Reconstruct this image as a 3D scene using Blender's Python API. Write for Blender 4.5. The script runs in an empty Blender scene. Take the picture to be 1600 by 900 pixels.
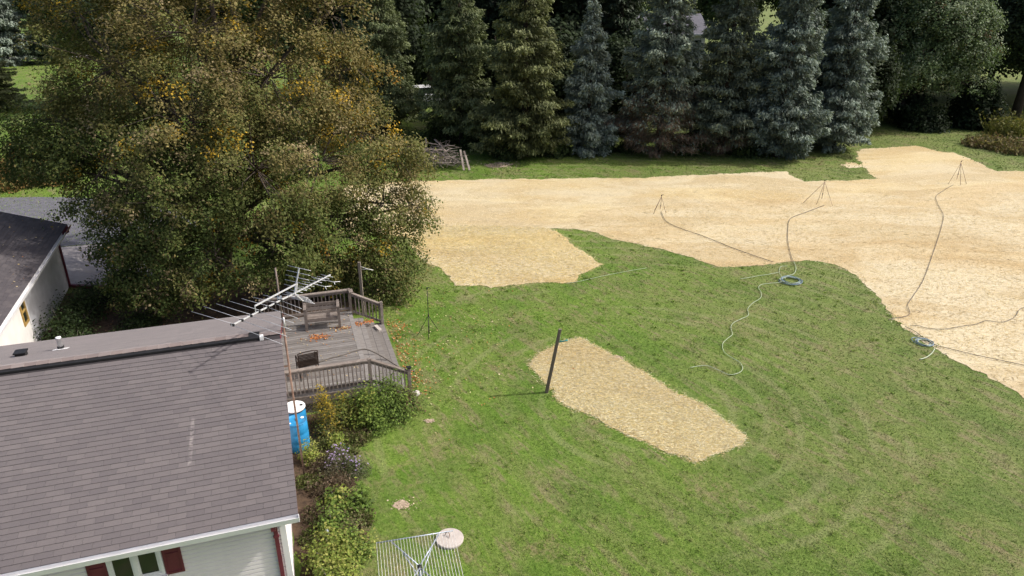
import bpy, bmesh, math, random
import numpy as np
from mathutils import Vector, Matrix
random.seed(7)
rng = np.random.default_rng(11)
scn = bpy.context.scene
col = bpy.data.collections.new('place'); scn.collection.children.link(col)

# ---------------------------------------------------------------- camera
cam = bpy.data.cameras.new('camera'); cam.lens = 25.425; cam.sensor_width = 36.0
cam.clip_start = 0.1; cam.clip_end = 2000
camo = bpy.data.objects.new('camera', cam); scn.collection.objects.link(camo)
camo.location = (0, 0, 12); camo.rotation_euler = (math.radians(90 - 23.5), 0, 0)
scn.camera = camo
# ---------------------------------------------------------------- sky and sun
SUN_EL = math.radians(46); SUN_AZ = math.atan2(0.09, 1.0)       # direction to the sun, from +X towards +Y
SUN_STRENGTH, SKY_STRENGTH, EXPOSURE = 2.9, 0.15, 0.40
world = bpy.data.worlds.new('World'); scn.world = world; world.use_nodes = True
wn = world.node_tree.nodes; wl = world.node_tree.links
sky = wn.new('ShaderNodeTexSky'); sky.sky_type = 'NISHITA'; sky.sun_disc = False
sky.sun_elevation = SUN_EL; sky.sun_rotation = math.pi / 2 - SUN_AZ
sky.air_density = 0.7; sky.dust_density = 5.0; sky.ozone_density = 0.3
wl.new(sky.outputs[0], wn['Background'].inputs[0]); wn['Background'].inputs[1].default_value = SKY_STRENGTH
sun = bpy.data.lights.new('sun', 'SUN'); sun.energy = SUN_STRENGTH; sun.angle = math.radians(0.55); sun.color = (1.0, 0.955, 0.90)
suno = bpy.data.objects.new('sun', sun); scn.collection.objects.link(suno)
sd = Vector((math.cos(SUN_EL) * math.cos(SUN_AZ), math.cos(SUN_EL) * math.sin(SUN_AZ), math.sin(SUN_EL)))
suno.rotation_euler = sd.to_track_quat('Z', 'Y').to_euler(); suno.location = (0, 0, 40)
scn.view_settings.view_transform = 'Standard'; scn.view_settings.look = 'None'
scn.view_settings.gamma = 1.0; scn.view_settings.use_curve_mapping = False; scn.view_settings.exposure = EXPOSURE
scn.cycles.max_bounces = 5; scn.cycles.diffuse_bounces = 3; scn.cycles.transparent_max_bounces = 4

# ---------------------------------------------------------------- materials
def newmat(name):
    m = bpy.data.materials.new(name); m.use_nodes = True
    nt = m.node_tree
    return m, nt.nodes, nt.links, nt.nodes['Principled BSDF']
def node(n, t, **kw):
    x = n.new(t)
    for k, v in kw.items(): setattr(x, k, v)
    return x
def noise(n, l, vec, scale, detail=4, rough=.6, dist=0.0):
    x = n.new('ShaderNodeTexNoise'); x.inputs['Scale'].default_value = scale
    x.inputs['Detail'].default_value = detail; x.inputs['Roughness'].default_value = rough
    x.inputs['Distortion'].default_value = dist
    if vec is not None: l.new(vec, x.inputs['Vector'])
    return x.outputs['Fac']
def ramp(n, l, fac, stops):
    x = n.new('ShaderNodeValToRGB'); e = x.color_ramp.elements
    while len(e) < len(stops): e.new(0.5)
    for s, (p, c) in zip(e, stops):
        s.position = p; s.color = (*c, 1) if len(c) == 3 else c
    l.new(fac, x.inputs[0]); return x.outputs[0]
def framp(n, l, fac, a, b, lo=0.0, hi=1.0):
    x = n.new('ShaderNodeMapRange'); x.interpolation_type = 'SMOOTHSTEP'
    for i, v in zip((1, 2, 3, 4), (a, b, lo, hi)): x.inputs[i].default_value = v
    l.new(fac, x.inputs[0]); return x.outputs[0]
def mixc(n, l, fac, a, b, mode='MIX'):
    x = n.new('ShaderNodeMix'); x.data_type = 'RGBA'; x.blend_type = mode
    for s, v in ((x.inputs[0], fac), (x.inputs[6], a), (x.inputs[7], b)):
        if isinstance(v, bpy.types.NodeSocket): l.new(v, s)
        elif isinstance(v, (int, float)): s.default_value = v
        else: s.default_value = (*v, 1)
    return x.outputs[2]
def mapped(n, l, vec, scale=(1, 1, 1), rotz=0.0):
    x = n.new('ShaderNodeMapping'); x.inputs['Scale'].default_value = scale; x.inputs['Rotation'].default_value = (0, 0, rotz)
    l.new(vec, x.inputs[0]); return x.outputs[0]
def bumped(n, l, b, height, strength=.4, dist=.02):
    x = n.new('ShaderNodeBump'); x.inputs['Strength'].default_value = strength; x.inputs['Distance'].default_value = dist
    l.new(height, x.inputs['Height']); l.new(x.outputs[0], b.inputs['Normal'])
def mulf(n, l, a, b):
    x = n.new('ShaderNodeMath'); x.operation = 'MULTIPLY'
    for s, v in ((x.inputs[0], a), (x.inputs[1], b)):
        if isinstance(v, bpy.types.NodeSocket): l.new(v, s)
        else: s.default_value = v
    return x.outputs[0]

def simple(name, c, rough=.7, scale=6.0, amt=.25, bump=.15, metal=0.0, c2=None, spec=.3, stretch=(1, 1, 1)):
    m, n, l, b = newmat(name)
    tc = n.new('ShaderNodeTexCoord')
    v = mapped(n, l, tc.outputs['Object'], stretch)
    f = noise(n, l, v, scale, 6, .65)
    lo = tuple(max(0, x * (1 - amt)) for x in c); hi = tuple(min(1, x * (1 + amt)) for x in c)
    cc = ramp(n, l, f, [(.3, lo), (.7, hi if c2 is None else c2)])
    l.new(cc, b.inputs['Base Color']); b.inputs['Roughness'].default_value = rough
    b.inputs['Metallic'].default_value = metal; b.inputs['Specular IOR Level'].default_value = spec
    if bump: bumped(n, l, b, noise(n, l, v, scale * 8, 4, .7), bump, .01)
    return m

def leafmat(name, rough=.55, transl=.3, spec=.3, mul=1.0):
    m, n, l, b = newmat(name)
    a = node(n, 'ShaderNodeAttribute', attribute_name='tint')
    c = a.outputs['Color']
    if mul != 1.0: c = mixc(n, l, 1.0, c, (mul, mul, mul), 'MULTIPLY')
    l.new(c, b.inputs['Base Color']); b.inputs['Roughness'].default_value = rough
    b.inputs['Specular IOR Level'].default_value = spec
    t = n.new('ShaderNodeBsdfTranslucent')
    l.new(mixc(n, l, 1.0, c, (1.15, 1.2, .7), 'MULTIPLY'), t.inputs[0])
    mx = n.new('ShaderNodeMixShader'); mx.inputs[0].default_value = transl
    l.new(b.outputs[0], mx.inputs[1]); l.new(t.outputs[0], mx.inputs[2]); l.new(mx.outputs[0], n['Material Output'].inputs[0])
    return m

GR = [(.066, .122, .012), (.112, .188, .025), (.180, .250, .050)]
OL = [(.080, .112, .024), (.138, .172, .046), (.205, .225, .085)]
def grass_material(name, blades=False):
    m, n, l, b = newmat(name)
    g = n.new('ShaderNodeNewGeometry'); p = g.outputs['Position']
    big = noise(n, l, p, .13, 3, .55, .8)
    lane = mapped(n, l, mapped(n, l, p, (1, 1, 1), math.radians(58)), (.16, 1.0, 1.0))     # mower lanes
    lanes = noise(n, l, lane, .9, 5, .68, .35)
    lanes2 = noise(n, l, lane, 3.4, 4, .7, .2)
    mid = noise(n, l, p, .75, 5, .68, .9)
    fine = noise(n, l, p, 7.0, 6, .78, .3)
    tiny = noise(n, l, p, 38.0, 3, .7)
    green = ramp(n, l, fine, [(.30, GR[0]), (.5, GR[1]), (.70, GR[2])])
    olive = ramp(n, l, fine, [(.30, OL[0]), (.5, OL[1]), (.70, OL[2])])
    dry = ramp(n, l, fine, [(.3, (.135, .118, .055)), (.55, (.225, .195, .105)), (.75, (.33, .285, .18))])
    sep = n.new('ShaderNodeSeparateXYZ'); l.new(p, sep.inputs[0])
    ad = node(n, 'ShaderNodeMath', operation='MULTIPLY_ADD'); l.new(big, ad.inputs[0]); ad.inputs[1].default_value = 16.0; l.new(sep.outputs[0], ad.inputs[2])
    c = mixc(n, l, framp(n, l, ad.outputs[0], 9.0, 20.0, .0, .62), green, olive)           # lush near the house, thinner to the right
    c = mixc(n, l, framp(n, l, lanes, .44, .62, 0, .60), c, olive)
    k = mulf(n, l, framp(n, l, lanes2, .46, .60, 0, .72), framp(n, l, mid, .42, .60, .1, 1.0))
    c = mixc(n, l, k, c, dry)
    k = framp(n, l, noise(n, l, p, .33, 5, .7, 1.2), .53, .65, 0, .7)
    c = mixc(n, l, mulf(n, l, k, framp(n, l, fine, .35, .65)), c, (.215, .165, .095))
    c = mixc(n, l, framp(n, l, noise(n, l, p, .4, 3, .5, .6), .46, .62, 0, .65), c, mixc(n, l, 1.0, c, (.66, .80, .60), 'MULTIPLY'))
    c = mixc(n, l, framp(n, l, tiny, .60, .78, 0, .5), c, (.27, .30, .115))
    c = mixc(n, l, framp(n, l, tiny, .40, .22, 0, .3), c, (.035, .055, .012))
    # pale turning arcs left by the mower round the straw patch
    off = node(n, 'ShaderNodeVectorMath', operation='SUBTRACT'); l.new(p, off.inputs[0]); off.inputs[1].default_value = (4.2, 18.6, 0)
    w = node(n, 'ShaderNodeTexWave', wave_type='RINGS', rings_direction='SPHERICAL'); w.inputs['Scale'].default_value = .33; w.inputs['Distortion'].default_value = 1.6; w.inputs['Detail'].default_value = 2; w.inputs['Detail Scale'].default_value = .5
    l.new(off.outputs[0], w.inputs['Vector'])
    k = mulf(n, l, framp(n, l, w.outputs['Fac'], .72, .98, 0, .50), framp(n, l, noise(n, l, p, .17, 2, .5), .46, .60))
    c = mixc(n, l, mulf(n, l, k, framp(n, l, fine, .3, .6, .4, 1)), c, (.225, .235, .105))
    if blades:
        at = node(n, 'ShaderNodeAttribute', attribute_name='tint'); c = mixc(n, l, 1.0, c, at.outputs['Color'], 'MULTIPLY')
    l.new(c, b.inputs['Base Color']); b.inputs['Roughness'].default_value = .75; b.inputs['Specular IOR Level'].default_value = .2
    bumped(n, l, b, noise(n, l, p, 16.0, 6, .85), .5, .06)
    return m

def straw_material(name, warm):
    m, n, l, b = newmat(name)
    g = n.new('ShaderNodeNewGeometry'); p = g.outputs['Position']
    st = noise(n, l, mapped(n, l, p, (.35, 2.2, 1), .03), 3.2, 6, .75, .5)
    sp = noise(n, l, p, 22, 5, .8)
    big = noise(n, l, mapped(n, l, p, (.35, 1, 1), .03), .28, 3, .6, .4)
    c = ramp(n, l, sp, [(.25, (.38, .312, .185)), (.45, (.545, .468, .305)), (.62, (.63, .562, .395)), (.8, (.725, .668, .51))])
    c = mixc(n, l, framp(n, l, big, .40, .62, 0, .85), c, mixc(n, l, 1.0, c, warm, 'MULTIPLY'))
    c = mixc(n, l, framp(n, l, st, .52, .78, 0, .6), c, (.34, .275, .20))
    c = mixc(n, l, framp(n, l, noise(n, l, mapped(n, l, p, (.5, 1, 1), .1), .26, 4, .65, .8), .43, .60, 0, .8), c, mixc(n, l, 1.0, c, (.82, .75, .64), 'MULTIPLY'))
    dk = framp(n, l, noise(n, l, mapped(n, l, p, (.5, 1.6, 1), .25), 1.7, 5, .7, .6), .64, .74, 0, .6)
    c = mixc(n, l, mulf(n, l, dk, sp), c, (.16, .125, .09))
    l.new(c, b.inputs['Base Color']); b.inputs['Roughness'].default_value = .75; b.inputs['Specular IOR Level'].default_value = .2
    bumped(n, l, b, sp, .6, .03)
    return m

def shingle_material(name, cols, streak=None, sheen=.22):
    m, n, l, b = newmat(name)
    g = n.new('ShaderNodeNewGeometry'); p = g.outputs['Position']
    oi = n.new('ShaderNodeObjectInfo')
    ad = node(n, 'ShaderNodeMath', operation='ADD'); l.new(g.outputs['Random Per Island'], ad.inputs[0]); l.new(oi.outputs['Random'], ad.inputs[1])
    fr = node(n, 'ShaderNodeMath', operation='FRACT'); l.new(ad.outputs[0], fr.inputs[0])
    c = ramp(n, l, fr.outputs[0], [(i / (len(cols) - 1), x) for i, x in enumerate(cols)])
    big = noise(n, l, p, .55, 4, .65, .4)
    c = mixc(n, l, framp(n, l, big, .42, .68, 0, .55), c, cols[0])
    gr = noise(n, l, p, 90, 3, .8)
    c = mixc(n, l, framp(n, l, gr, .3, .7, 0, .5), c, mixc(n, l, 1.0, c, (1.45, 1.42, 1.42), 'MULTIPLY'))
    if streak:
        (ax, ay), (bx, by), wd = streak
        L = math.hypot(bx - ax, by - ay); ux, uy = (bx - ax) / L, (by - ay) / L
        sep = n.new('ShaderNodeSeparateXYZ'); l.new(p, sep.inputs[0])
        def lin(cx, cy, c0):
            a = node(n, 'ShaderNodeMath', operation='MULTIPLY_ADD'); l.new(sep.outputs[0], a.inputs[0]); a.inputs[1].default_value = cx; a.inputs[2].default_value = c0
            q = node(n, 'ShaderNodeMath', operation='MULTIPLY_ADD'); l.new(sep.outputs[1], q.inputs[0]); q.inputs[1].default_value = cy; l.new(a.outputs[0], q.inputs[2])
            return q.outputs[0]
        along = lin(ux, uy, -(ax * ux + ay * uy)); ac = lin(-uy, ux, ax * uy - ay * ux)
        ab = node(n, 'ShaderNodeMath', operation='ABSOLUTE'); l.new(ac, ab.inputs[0])
        k = mulf(n, l, framp(n, l, ab.outputs[0], wd * .3, wd, 1, 0), mulf(n, l, framp(n, l, along, 0, .2), framp(n, l, along, L - .3, L, 1, 0)))
        k = mulf(n, l, k, framp(n, l, noise(n, l, p, 9, 3), .38, .62, 0, .5))
        c = mixc(n, l, k, c, (.34, .31, .29))
    l.new(c, b.inputs['Base Color']); b.inputs['Roughness'].default_value = .85; b.inputs['Specular IOR Level'].default_value = .35
    b.inputs['Sheen Weight'].default_value = sheen; b.inputs['Sheen Roughness'].default_value = .5
    bumped(n, l, b, gr, .5, .004)
    return m

def wood_material(name, cols, streak=(1.2, 14, 14), rough=.8):
    m, n, l, b = newmat(name)
    tc = n.new('ShaderNodeTexCoord'); oi = n.new('ShaderNodeObjectInfo')
    v = n.new('ShaderNodeVectorMath'); v.operation = 'ADD'; l.new(tc.outputs['Object'], v.inputs[0])
    cx = n.new('ShaderNodeCombineXYZ'); l.new(mulf(n, l, oi.outputs['Random'], 37.0), cx.inputs[0]); l.new(cx.outputs[0], v.inputs[1])
    f = noise(n, l, mapped(n, l, v.outputs[0], streak), 2.5, 6, .7)
    c = ramp(n, l, f, [(.25, cols[0]), (.5, cols[1]), (.75, cols[2])])
    c = mixc(n, l, oi.outputs['Random'], c, mixc(n, l, 1.0, c, (.62, .60, .58), 'MULTIPLY'))
    l.new(c, b.inputs['Base Color']); b.inputs['Roughness'].default_value = rough; b.inputs['Specular IOR Level'].default_value = .25
    bumped(n, l, b, f, .3, .006)
    return m

def glass_material():
    m, n, l, b = newmat('window_glass')
    b.inputs['Base Color'].default_value = (.018, .024, .020, 1); b.inputs['Roughness'].default_value = .06
    b.inputs['Specular IOR Level'].default_value = .6
    return m

M = {}
M['grass'] = grass_material('lawn_grass'); M['blades'] = grass_material('grass_blade', True)
M['straw'] = straw_material('straw_mulch', (1.0, .94, .78))
M['straw_tan'] = straw_material('straw_mulch_tan', (.94, .86, .74)); M['straw_gold'] = straw_material('straw_mulch_golden', (1.0, .90, .66))
M['roof'] = shingle_material('asphalt_shingle', [(.094, .083, .085), (.103, .091, .092), (.111, .098, .098), (.122, .108, .107)],
                             ((-6.62, 12.72), (-6.25, 11.38), .05))
M['roof_rear'] = shingle_material('pale_rear_shingle', [(.112, .096, .094), (.124, .106, .103), (.132, .113, .109), (.146, .125, .120)])  # paler set of the roof colours, used on the rear slope
M['roof_cap'] = shingle_material('pinkish_cap_shingle', [(.135, .110, .105), (.155, .122, .112), (.175, .140, .128), (.195, .165, .155)])
M['roof_dark'] = shingle_material('dark_asphalt_shingle', [(.056, .050, .055), (.074, .066, .070), (.096, .085, .086)], None, .06)
M['underlay'] = simple('roof_underlay', (.035, .031, .033), .9)
M['white'] = simple('white_paint', (.72, .72, .72), .55, 3, .06, .04)
M['siding'] = simple('pale_vinyl_siding', (.72, .68, .675), .5, 2.0, .05, .03)
M['maroon'] = simple('maroon_paint', (.135, .028, .040), .55, 4, .2, .08)
M['metal_white'] = simple('white_gutter_metal', (.74, .74, .75), .4, 3, .07, .03)
M['black'] = simple('black_plastic', (.018, .018, .019), .5, 10, .2, .1)
M['glass'] = glass_material()
M['stucco'] = simple('painted_block_wall', (.56, .57, .60), .8, 1.4, .16, .25)
M['cream'] = simple('white_garage_siding', (.74, .73, .70), .7, 2, .08, .1)
M['yellow_wood'] = simple('yellow_window_wood', (.38, .25, .075), .7, 8, .3, .2)
M['deck'] = wood_material('weathered_deck_board', [(.118, .110, .103), (.212, .200, .190), (.320, .304, .290)])
M['rail'] = wood_material('weathered_rail_wood', [(.145, .122, .106), (.235, .202, .180), (.335, .295, .265)], (3, 3, 3))
M['post'] = wood_material('old_grey_post', [(.15, .128, .108), (.235, .20, .172), (.32, .28, .245)], (9, 9, 1.2))
M['alum'] = simple('bare_aluminium', (.62, .63, .65), .4, 9, .1, .05, .25)
M['galv'] = simple('galvanised_steel', (.40, .45, .52), .42, 9, .15, .05, .5)
M['rust'] = simple('rusty_mast_steel', (.17, .075, .050), .8, 3, .4, .3, 0, (.33, .24, .19))
M['mast_grey'] = simple('grey_mast_steel', (.19, .15, .13), .65, 10, .3, .2, .2)
M['blue'] = simple('blue_barrel_plastic', (.022, .225, .47), .45, 3, .22, .06, spec=.4)
M['lidwhite'] = simple('white_barrel_lid', (.78, .80, .82), .4, 5, .06, .04)
M['asphalt'] = simple('driveway_asphalt', (.125, .125, .145), .9, 3, .2, .3)
M['concrete'] = simple('concrete_slab', (.34, .31, .30), .9, 2.2, .16, .25)
M['disc'] = simple('concrete_lid', (.43, .39, .355), .85, 7, .15, .2)
M['litter'] = simple('leaf_litter_soil', (.060, .040, .028), .95, 5, .5, .6, 0, (.115, .075, .045))
M['soil'] = simple('bare_pale_soil', (.36, .26, .185), .95, 9, .25, .5, 0, (.52, .42, .33))
M['bark'] = simple('grey_brown_bark', (.095, .075, .060), .9, 4, .4, .6, stretch=(4, 4, 1))
M['bark_dark'] = simple('dark_conifer_bark', (.050, .038, .030), .9, 4, .4, .6, stretch=(4, 4, 1))
M['stick'] = simple('dead_branch_wood', (.27, .23, .205), .85, 6, .35, .3)
M['bronze'] = simple('bronze_chair_metal', (.045, .032, .026), .45, 8, .2, .05, .3)
M['hose_black'] = simple('black_hose_rubber', (.12, .105, .09), .6, 8, .2, 0)
M['hose_green'] = simple('pale_green_hose_vinyl', (.40, .47, .33), .45, 8, .12, 0)
M['hose_blue'] = simple('blue_hose_vinyl', (.11, .20, .31), .4, 12, .35, 0, c2=(.30, .40, .48))
M['teal'] = simple('teal_plastic', (.03, .22, .22), .45, 8, .1, 0)
M['leaf'] = leafmat('broad_leaves', .6, .28, .12)
M['leaf_gloss'] = leafmat('glossy_maple_leaves', .6, .22, .2)
M['needle'] = leafmat('spruce_needles', .6, .12, .25)
M['dryleaf'] = leafmat('fallen_leaf', .8, .1, .1)
M['strawbit'] = leafmat('loose_straw', .6, .15, .25)
M['rock'] = simple('pale_stone', (.55, .52, .48), .85, 6, .2, .3)
M['car'] = simple('white_car_paint', (.70, .71, .74), .25, 2, .02, 0, spec=.5)
M['tyre'] = simple('tyre_rubber', (.02, .02, .02), .8, 8, .2, .1)
M['pvc'] = simple('white_pvc', (.78, .78, .76), .45, 5, .05, 0)

# ---------------------------------------------------------------- mesh helpers
def link(o, parent=None):
    col.objects.link(o)
    if parent is not None: o.parent = parent
    return o
def tag(o, label=None, cat=None, group=None, kind=None):
    if label: o['label'] = label
    if cat: o['category'] = cat
    if group: o['group'] = group
    if kind: o['kind'] = kind
    return o
def empty(name, loc, rz=0.0):
    o = bpy.data.objects.new(name, None); o.empty_display_size = .2
    o.location = loc; o.rotation_euler = (0, 0, rz); return link(o)

class MB:
    def __init__(s): s.v = []; s.f = []
    def add(s, vs, fs):
        k = len(s.v); s.v += [tuple(a) for a in vs]; s.f += [tuple(i + k for i in f) for f in fs]; return s
    def hexa(s, b, t):          # four bottom, four top corners
        return s.add(list(b) + list(t), [(3, 2, 1, 0), (4, 5, 6, 7), (0, 1, 5, 4), (1, 2, 6, 5), (2, 3, 7, 6), (3, 0, 4, 7)])
    def box(s, a, b):
        x0, y0, z0 = a; x1, y1, z1 = b
        return s.hexa([(x0, y0, z0), (x1, y0, z0), (x1, y1, z0), (x0, y1, z0)], [(x0, y0, z1), (x1, y0, z1), (x1, y1, z1), (x0, y1, z1)])
    def bar(s, p, q, w, h, up=(0, 0, 1)):
        p = Vector(p); q = Vector(q); d = (q - p).normalized(); up = Vector(up)
        if abs(d.dot(up)) > .98: up = Vector((0, 1, 0))
        r = d.cross(up).normalized(); u = r.cross(d)
        a = r * w / 2; c = u * h / 2
        return s.hexa([p - a - c, p + a - c, p + a + c, p - a + c], [q - a - c, q + a - c, q + a + c, q - a + c])
    def tube(s, pts, rad, n=6, cap=True):
        pts = [Vector(p) for p in pts]; k0 = len(s.v); m = len(pts)
        rad = rad if hasattr(rad, '__len__') else [rad] * m
        u = None
        for i, p in enumerate(pts):
            d = (pts[min(i + 1, m - 1)] - pts[max(i - 1, 0)])
            d = d.normalized() if d.length > 1e-9 else Vector((0, 0, 1))
            if u is None:
                u = d.cross(Vector((0, 0, 1)) if abs(d.z) < .9 else Vector((1, 0, 0))).normalized()
            else:
                u = (u - d * u.dot(d))
                u = u.normalized() if u.length > 1e-6 else d.orthogonal().normalized()
            w = d.cross(u)
            for j in range(n):
                a = 2 * math.pi * j / n
                s.v.append(tuple(p + (u * math.cos(a) + w * math.sin(a)) * rad[i]))
        for i in range(m - 1):
            for j in range(n):
                a = k0 + i * n + j; b = k0 + i * n + (j + 1) % n
                s.f.append((a, b, b + n, a + n))
        if cap:
            s.f.append(tuple(k0 + j for j in reversed(range(n)))); s.f.append(tuple(k0 + (m - 1) * n + j for j in range(n)))
        return s
    def lathe(s, prof, n=24, c=(0, 0, 0)):
        k0 = len(s.v)
        for r, z in prof:
            for j in range(n):
                a = 2 * math.pi * j / n; s.v.append((c[0] + r * math.cos(a), c[1] + r * math.sin(a), c[2] + z))
        for i in range(len(prof) - 1):
            for j in range(n):
                a = k0 + i * n + j; b = k0 + i * n + (j + 1) % n; s.f.append((a, b, b + n, a + n))
        s.f.append(tuple(k0 + j for j in reversed(range(n)))); s.f.append(tuple(k0 + (len(prof) - 1) * n + j for j in range(n)))
        return s
    def build(s, name, mat, parent=None, smooth=False, bevel=0.0):
        me = bpy.data.meshes.new(name); me.from_pydata(s.v, [], s.f)
        me.materials.append(M[mat] if isinstance(mat, str) else mat)
        if smooth: me.polygons.foreach_set('use_smooth', [True] * len(me.polygons))
        me.update()
        o = bpy.data.objects.new(name, me)
        if bevel:
            b = o.modifiers.new('bevel', 'BEVEL'); b.width = bevel; b.segments = 2; b.limit_method = 'ANGLE'
        return link(o, parent)

def quads(name, C, U, V, tint, mat, parent=None, tri=False):
    """many small leaf faces: rhombi (or triangles) with half axes U and V around centres C"""
    n = len(C); k = 3 if tri else 4
    P = np.empty((n, k, 3), np.float32)
    if tri: P[:, 0] = C - V; P[:, 1] = C + V; P[:, 2] = C + U
    else: P[:, 0] = C - U; P[:, 1] = C + V; P[:, 2] = C + U; P[:, 3] = C - V
    me = bpy.data.meshes.new(name); me.vertices.add(n * k); me.vertices.foreach_set('co', P.ravel())
    me.loops.add(n * k); me.loops.foreach_set('vertex_index', np.arange(n * k, dtype=np.int32))
    me.polygons.add(n); me.polygons.foreach_set('loop_start', np.arange(0, n * k, k, dtype=np.int32))
    if tint is not None:
        a = me.attributes.new('tint', 'FLOAT_COLOR', 'POINT')
        t = np.ones((n, k, 4), np.float32); t[:, :, :3] = np.asarray(tint)[:, None, :]
        a.data.foreach_set('color', t.ravel())
    me.update(calc_edges=True); me.materials.append(M[mat])
    o = bpy.data.objects.new(name, me)
    return link(o, parent)
def unit(a): return a / np.maximum(np.linalg.norm(a, axis=-1, keepdims=True), 1e-9)
def rdir(n): return unit(rng.normal(size=(n, 3)))
def perp(d):
    return unit(np.cross(d, rdir(len(d))))
def copy_tree(o, parent=None):
    c = o.copy(); col.objects.link(c); c.parent = parent
    for ch in list(o.children): copy_tree(ch, c)
    return c

# polygon sheets
def inside(pts, poly):
    x, y = pts[:, 0], pts[:, 1]; r = np.zeros(len(pts), bool); n = len(poly)
    for i in range(n):
        x0, y0 = poly[i]; x1, y1 = poly[(i + 1) % n]
        if y0 == y1: continue
        r ^= ((y0 > y) != (y1 > y)) & (x < (x1 - x0) * (y - y0) / (y1 - y0) + x0)
    return r
def ragged(poly, step, amp, seed=0):
    rs = np.random.default_rng(seed); out = []
    n = len(poly); ph = rs.uniform(0, 6.28, 8); s = 0.0
    for i in range(n):
        a = np.array(poly[i]); b = np.array(poly[(i + 1) % n]); L = np.linalg.norm(b - a); k = max(1, int(L / step))
        nr = np.array([-(b - a)[1], (b - a)[0]]) / max(L, 1e-6)
        for j in range(k):
            t = j / k; s += L / k
            d = amp * (.5 * math.sin(s * 1.1 + ph[0]) + .4 * math.sin(s * 2.9 + ph[1]) + .3 * math.sin(s * 6.7 + ph[2]) + rs.uniform(-.5, .5))
            out.append(tuple(a + (b - a) * t + nr * d))
    return out
def sheet(name, poly, z, mat, parent=None):
    b = bmesh.new(); vs = [b.verts.new((x, y, z)) for x, y in poly]; f = b.faces.new(vs)
    if f.normal.z < 0: f.normal_flip()
    b.normal_update()
    if f.normal.z < 0: bmesh.ops.reverse_faces(b, faces=[f])
    bmesh.ops.triangulate(b, faces=b.faces[:])
    me = bpy.data.meshes.new(name); b.to_mesh(me); b.free(); me.materials.append(M[mat])
    return link(bpy.data.objects.new(name, me), parent)

# the house frame: x along the ridge, y towards the back, origin under the front eave corner
YAW = math.radians(17.9); CY, SY = math.cos(YAW), math.sin(YAW); HO = (-3.978, 10.809)
def HL(x, y, z=0.0): return (HO[0] + x * CY - y * SY, HO[1] + x * SY + y * CY, z)

# ================================================================ THE SETTING
def ground():
    b = MB(); b.add([(-500, -60, 0), (500, -60, 0), (500, 900, 0), (-500, 900, 0)], [(0, 1, 2, 3)])
    return tag(b.build('lawn', 'grass'), 'mown green lawn with dry patches around the straw', 'lawn', kind='structure')
ground()
MAIN = [(-10.27, 43.44), (-8.02, 44.19), (-6.44, 44.34), (-4.05, 44.73), (1.84, 45.04), (8.20, 45.27), (13.36, 46.24), (18.10, 46.91), (18.38, 44.34), (20.37, 44.49), (23.20, 45.12), (23.81, 47.94), (24.33, 50.51), (26.00, 53.56), (30.61, 54.65), (31.62, 52.50), (32.32, 52.50), (32.23, 49.19), (32.15, 46.91), (33.95, 47.07), (41.41, 47.94), (31.20, 29.73), (16.33, 14.90), (15.78, 19.09), (15.58, 20.04), (15.11, 21.37), (14.76, 22.76), (14.54, 23.92), (14.49, 24.29), (14.58, 25.24), (14.86, 26.63), (14.99, 28.99), (14.62, 30.12), (13.86, 30.75), (12.52, 30.67), (11.21, 30.19), (9.14, 29.96), (8.26, 31.15), (7.53, 31.90), (6.75, 32.60), (5.04, 33.60), (4.06, 34.76), (3.12, 35.26), (1.58, 35.26), (-1.30, 34.76), (-5.14, 34.37), (-8.44, 34.76)]
PATCH_TREE = [(-6.69, 35.98), (-3.32, 35.67), (1.58, 35.46), (2.28, 34.86), (2.80, 33.05), (3.43, 31.57), (4.12, 30.27), (2.92, 28.99), (2.72, 28.28), (0.81, 28.07), (-0.93, 27.53), (-1.29, 27.87), (-2.36, 27.87), (-2.63, 28.85), (-3.12, 29.73), (-3.90, 30.35), (-4.70, 32.16), (-4.78, 33.51), (-6.44, 34.46)]
PATCH_POST = [(0.64, 21.18), (0.88, 21.82), (1.55, 22.52), (2.49, 23.20), (2.87, 22.61), (3.53, 21.64), (3.97, 21.20), (4.57, 20.12), (5.07, 19.39), (5.82, 18.69), (6.20, 18.00), (6.65, 17.10), (6.37, 16.71), (5.43, 16.21), (4.95, 15.90), (4.77, 16.21), (4.28, 16.33), (3.80, 16.68), (3.16, 17.26), (2.73, 17.67), (2.35, 18.10), (1.77, 18.55), (1.49, 18.91), (1.38, 19.42), (1.01, 20.12)]
SMALL = [(22.34, 48.65), (23.31, 49.19), (23.95, 48.83), (23.76, 48.11), (22.70, 47.76)]
LOW = [(3.54, 35.98), (3.50, 37.06), (3.87, 38.09), (6.07, 38.80), (8.72, 39.53), (12.89, 40.16), (18.73, 40.94), (25.21, 42.58), (32.18, 44.34), (39.71, 45.75), (31.20, 29.73), (16.33, 14.90), (15.78, 19.09), (15.58, 20.04), (15.11, 21.37), (14.76, 22.76), (14.54, 23.92), (14.49, 24.29), (14.58, 25.24), (14.86, 26.63), (14.99, 28.99), (14.62, 30.12), (13.86, 30.75), (12.52, 30.67), (11.21, 30.19), (9.14, 29.96), (8.26, 31.15), (7.53, 31.90), (6.75, 32.60), (5.04, 33.60), (4.06, 34.76)]
sL = ragged(LOW, .25, .14, 8)
sM = ragged(MAIN, .25, .16, 1); sT = ragged(PATCH_TREE, .2, .13, 2); sP = ragged(PATCH_POST, .12, .07, 3); sS = ragged(SMALL, .15, .2, 4)
tag(sheet('straw_mulch', sM, .008, 'straw'), 'wide pale straw mulch field between the lawn and the spruce row', 'straw', kind='stuff')
tag(sheet('straw_mulch', sL, .013, 'straw_tan'), 'tan straw mulch laid below the paler strip, with the hoses on it', 'straw', kind='stuff')
tag(sheet('straw_mulch', sT, .014, 'straw_gold'), 'golden straw patch beside the big brown leaved tree', 'straw', kind='stuff')
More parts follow.
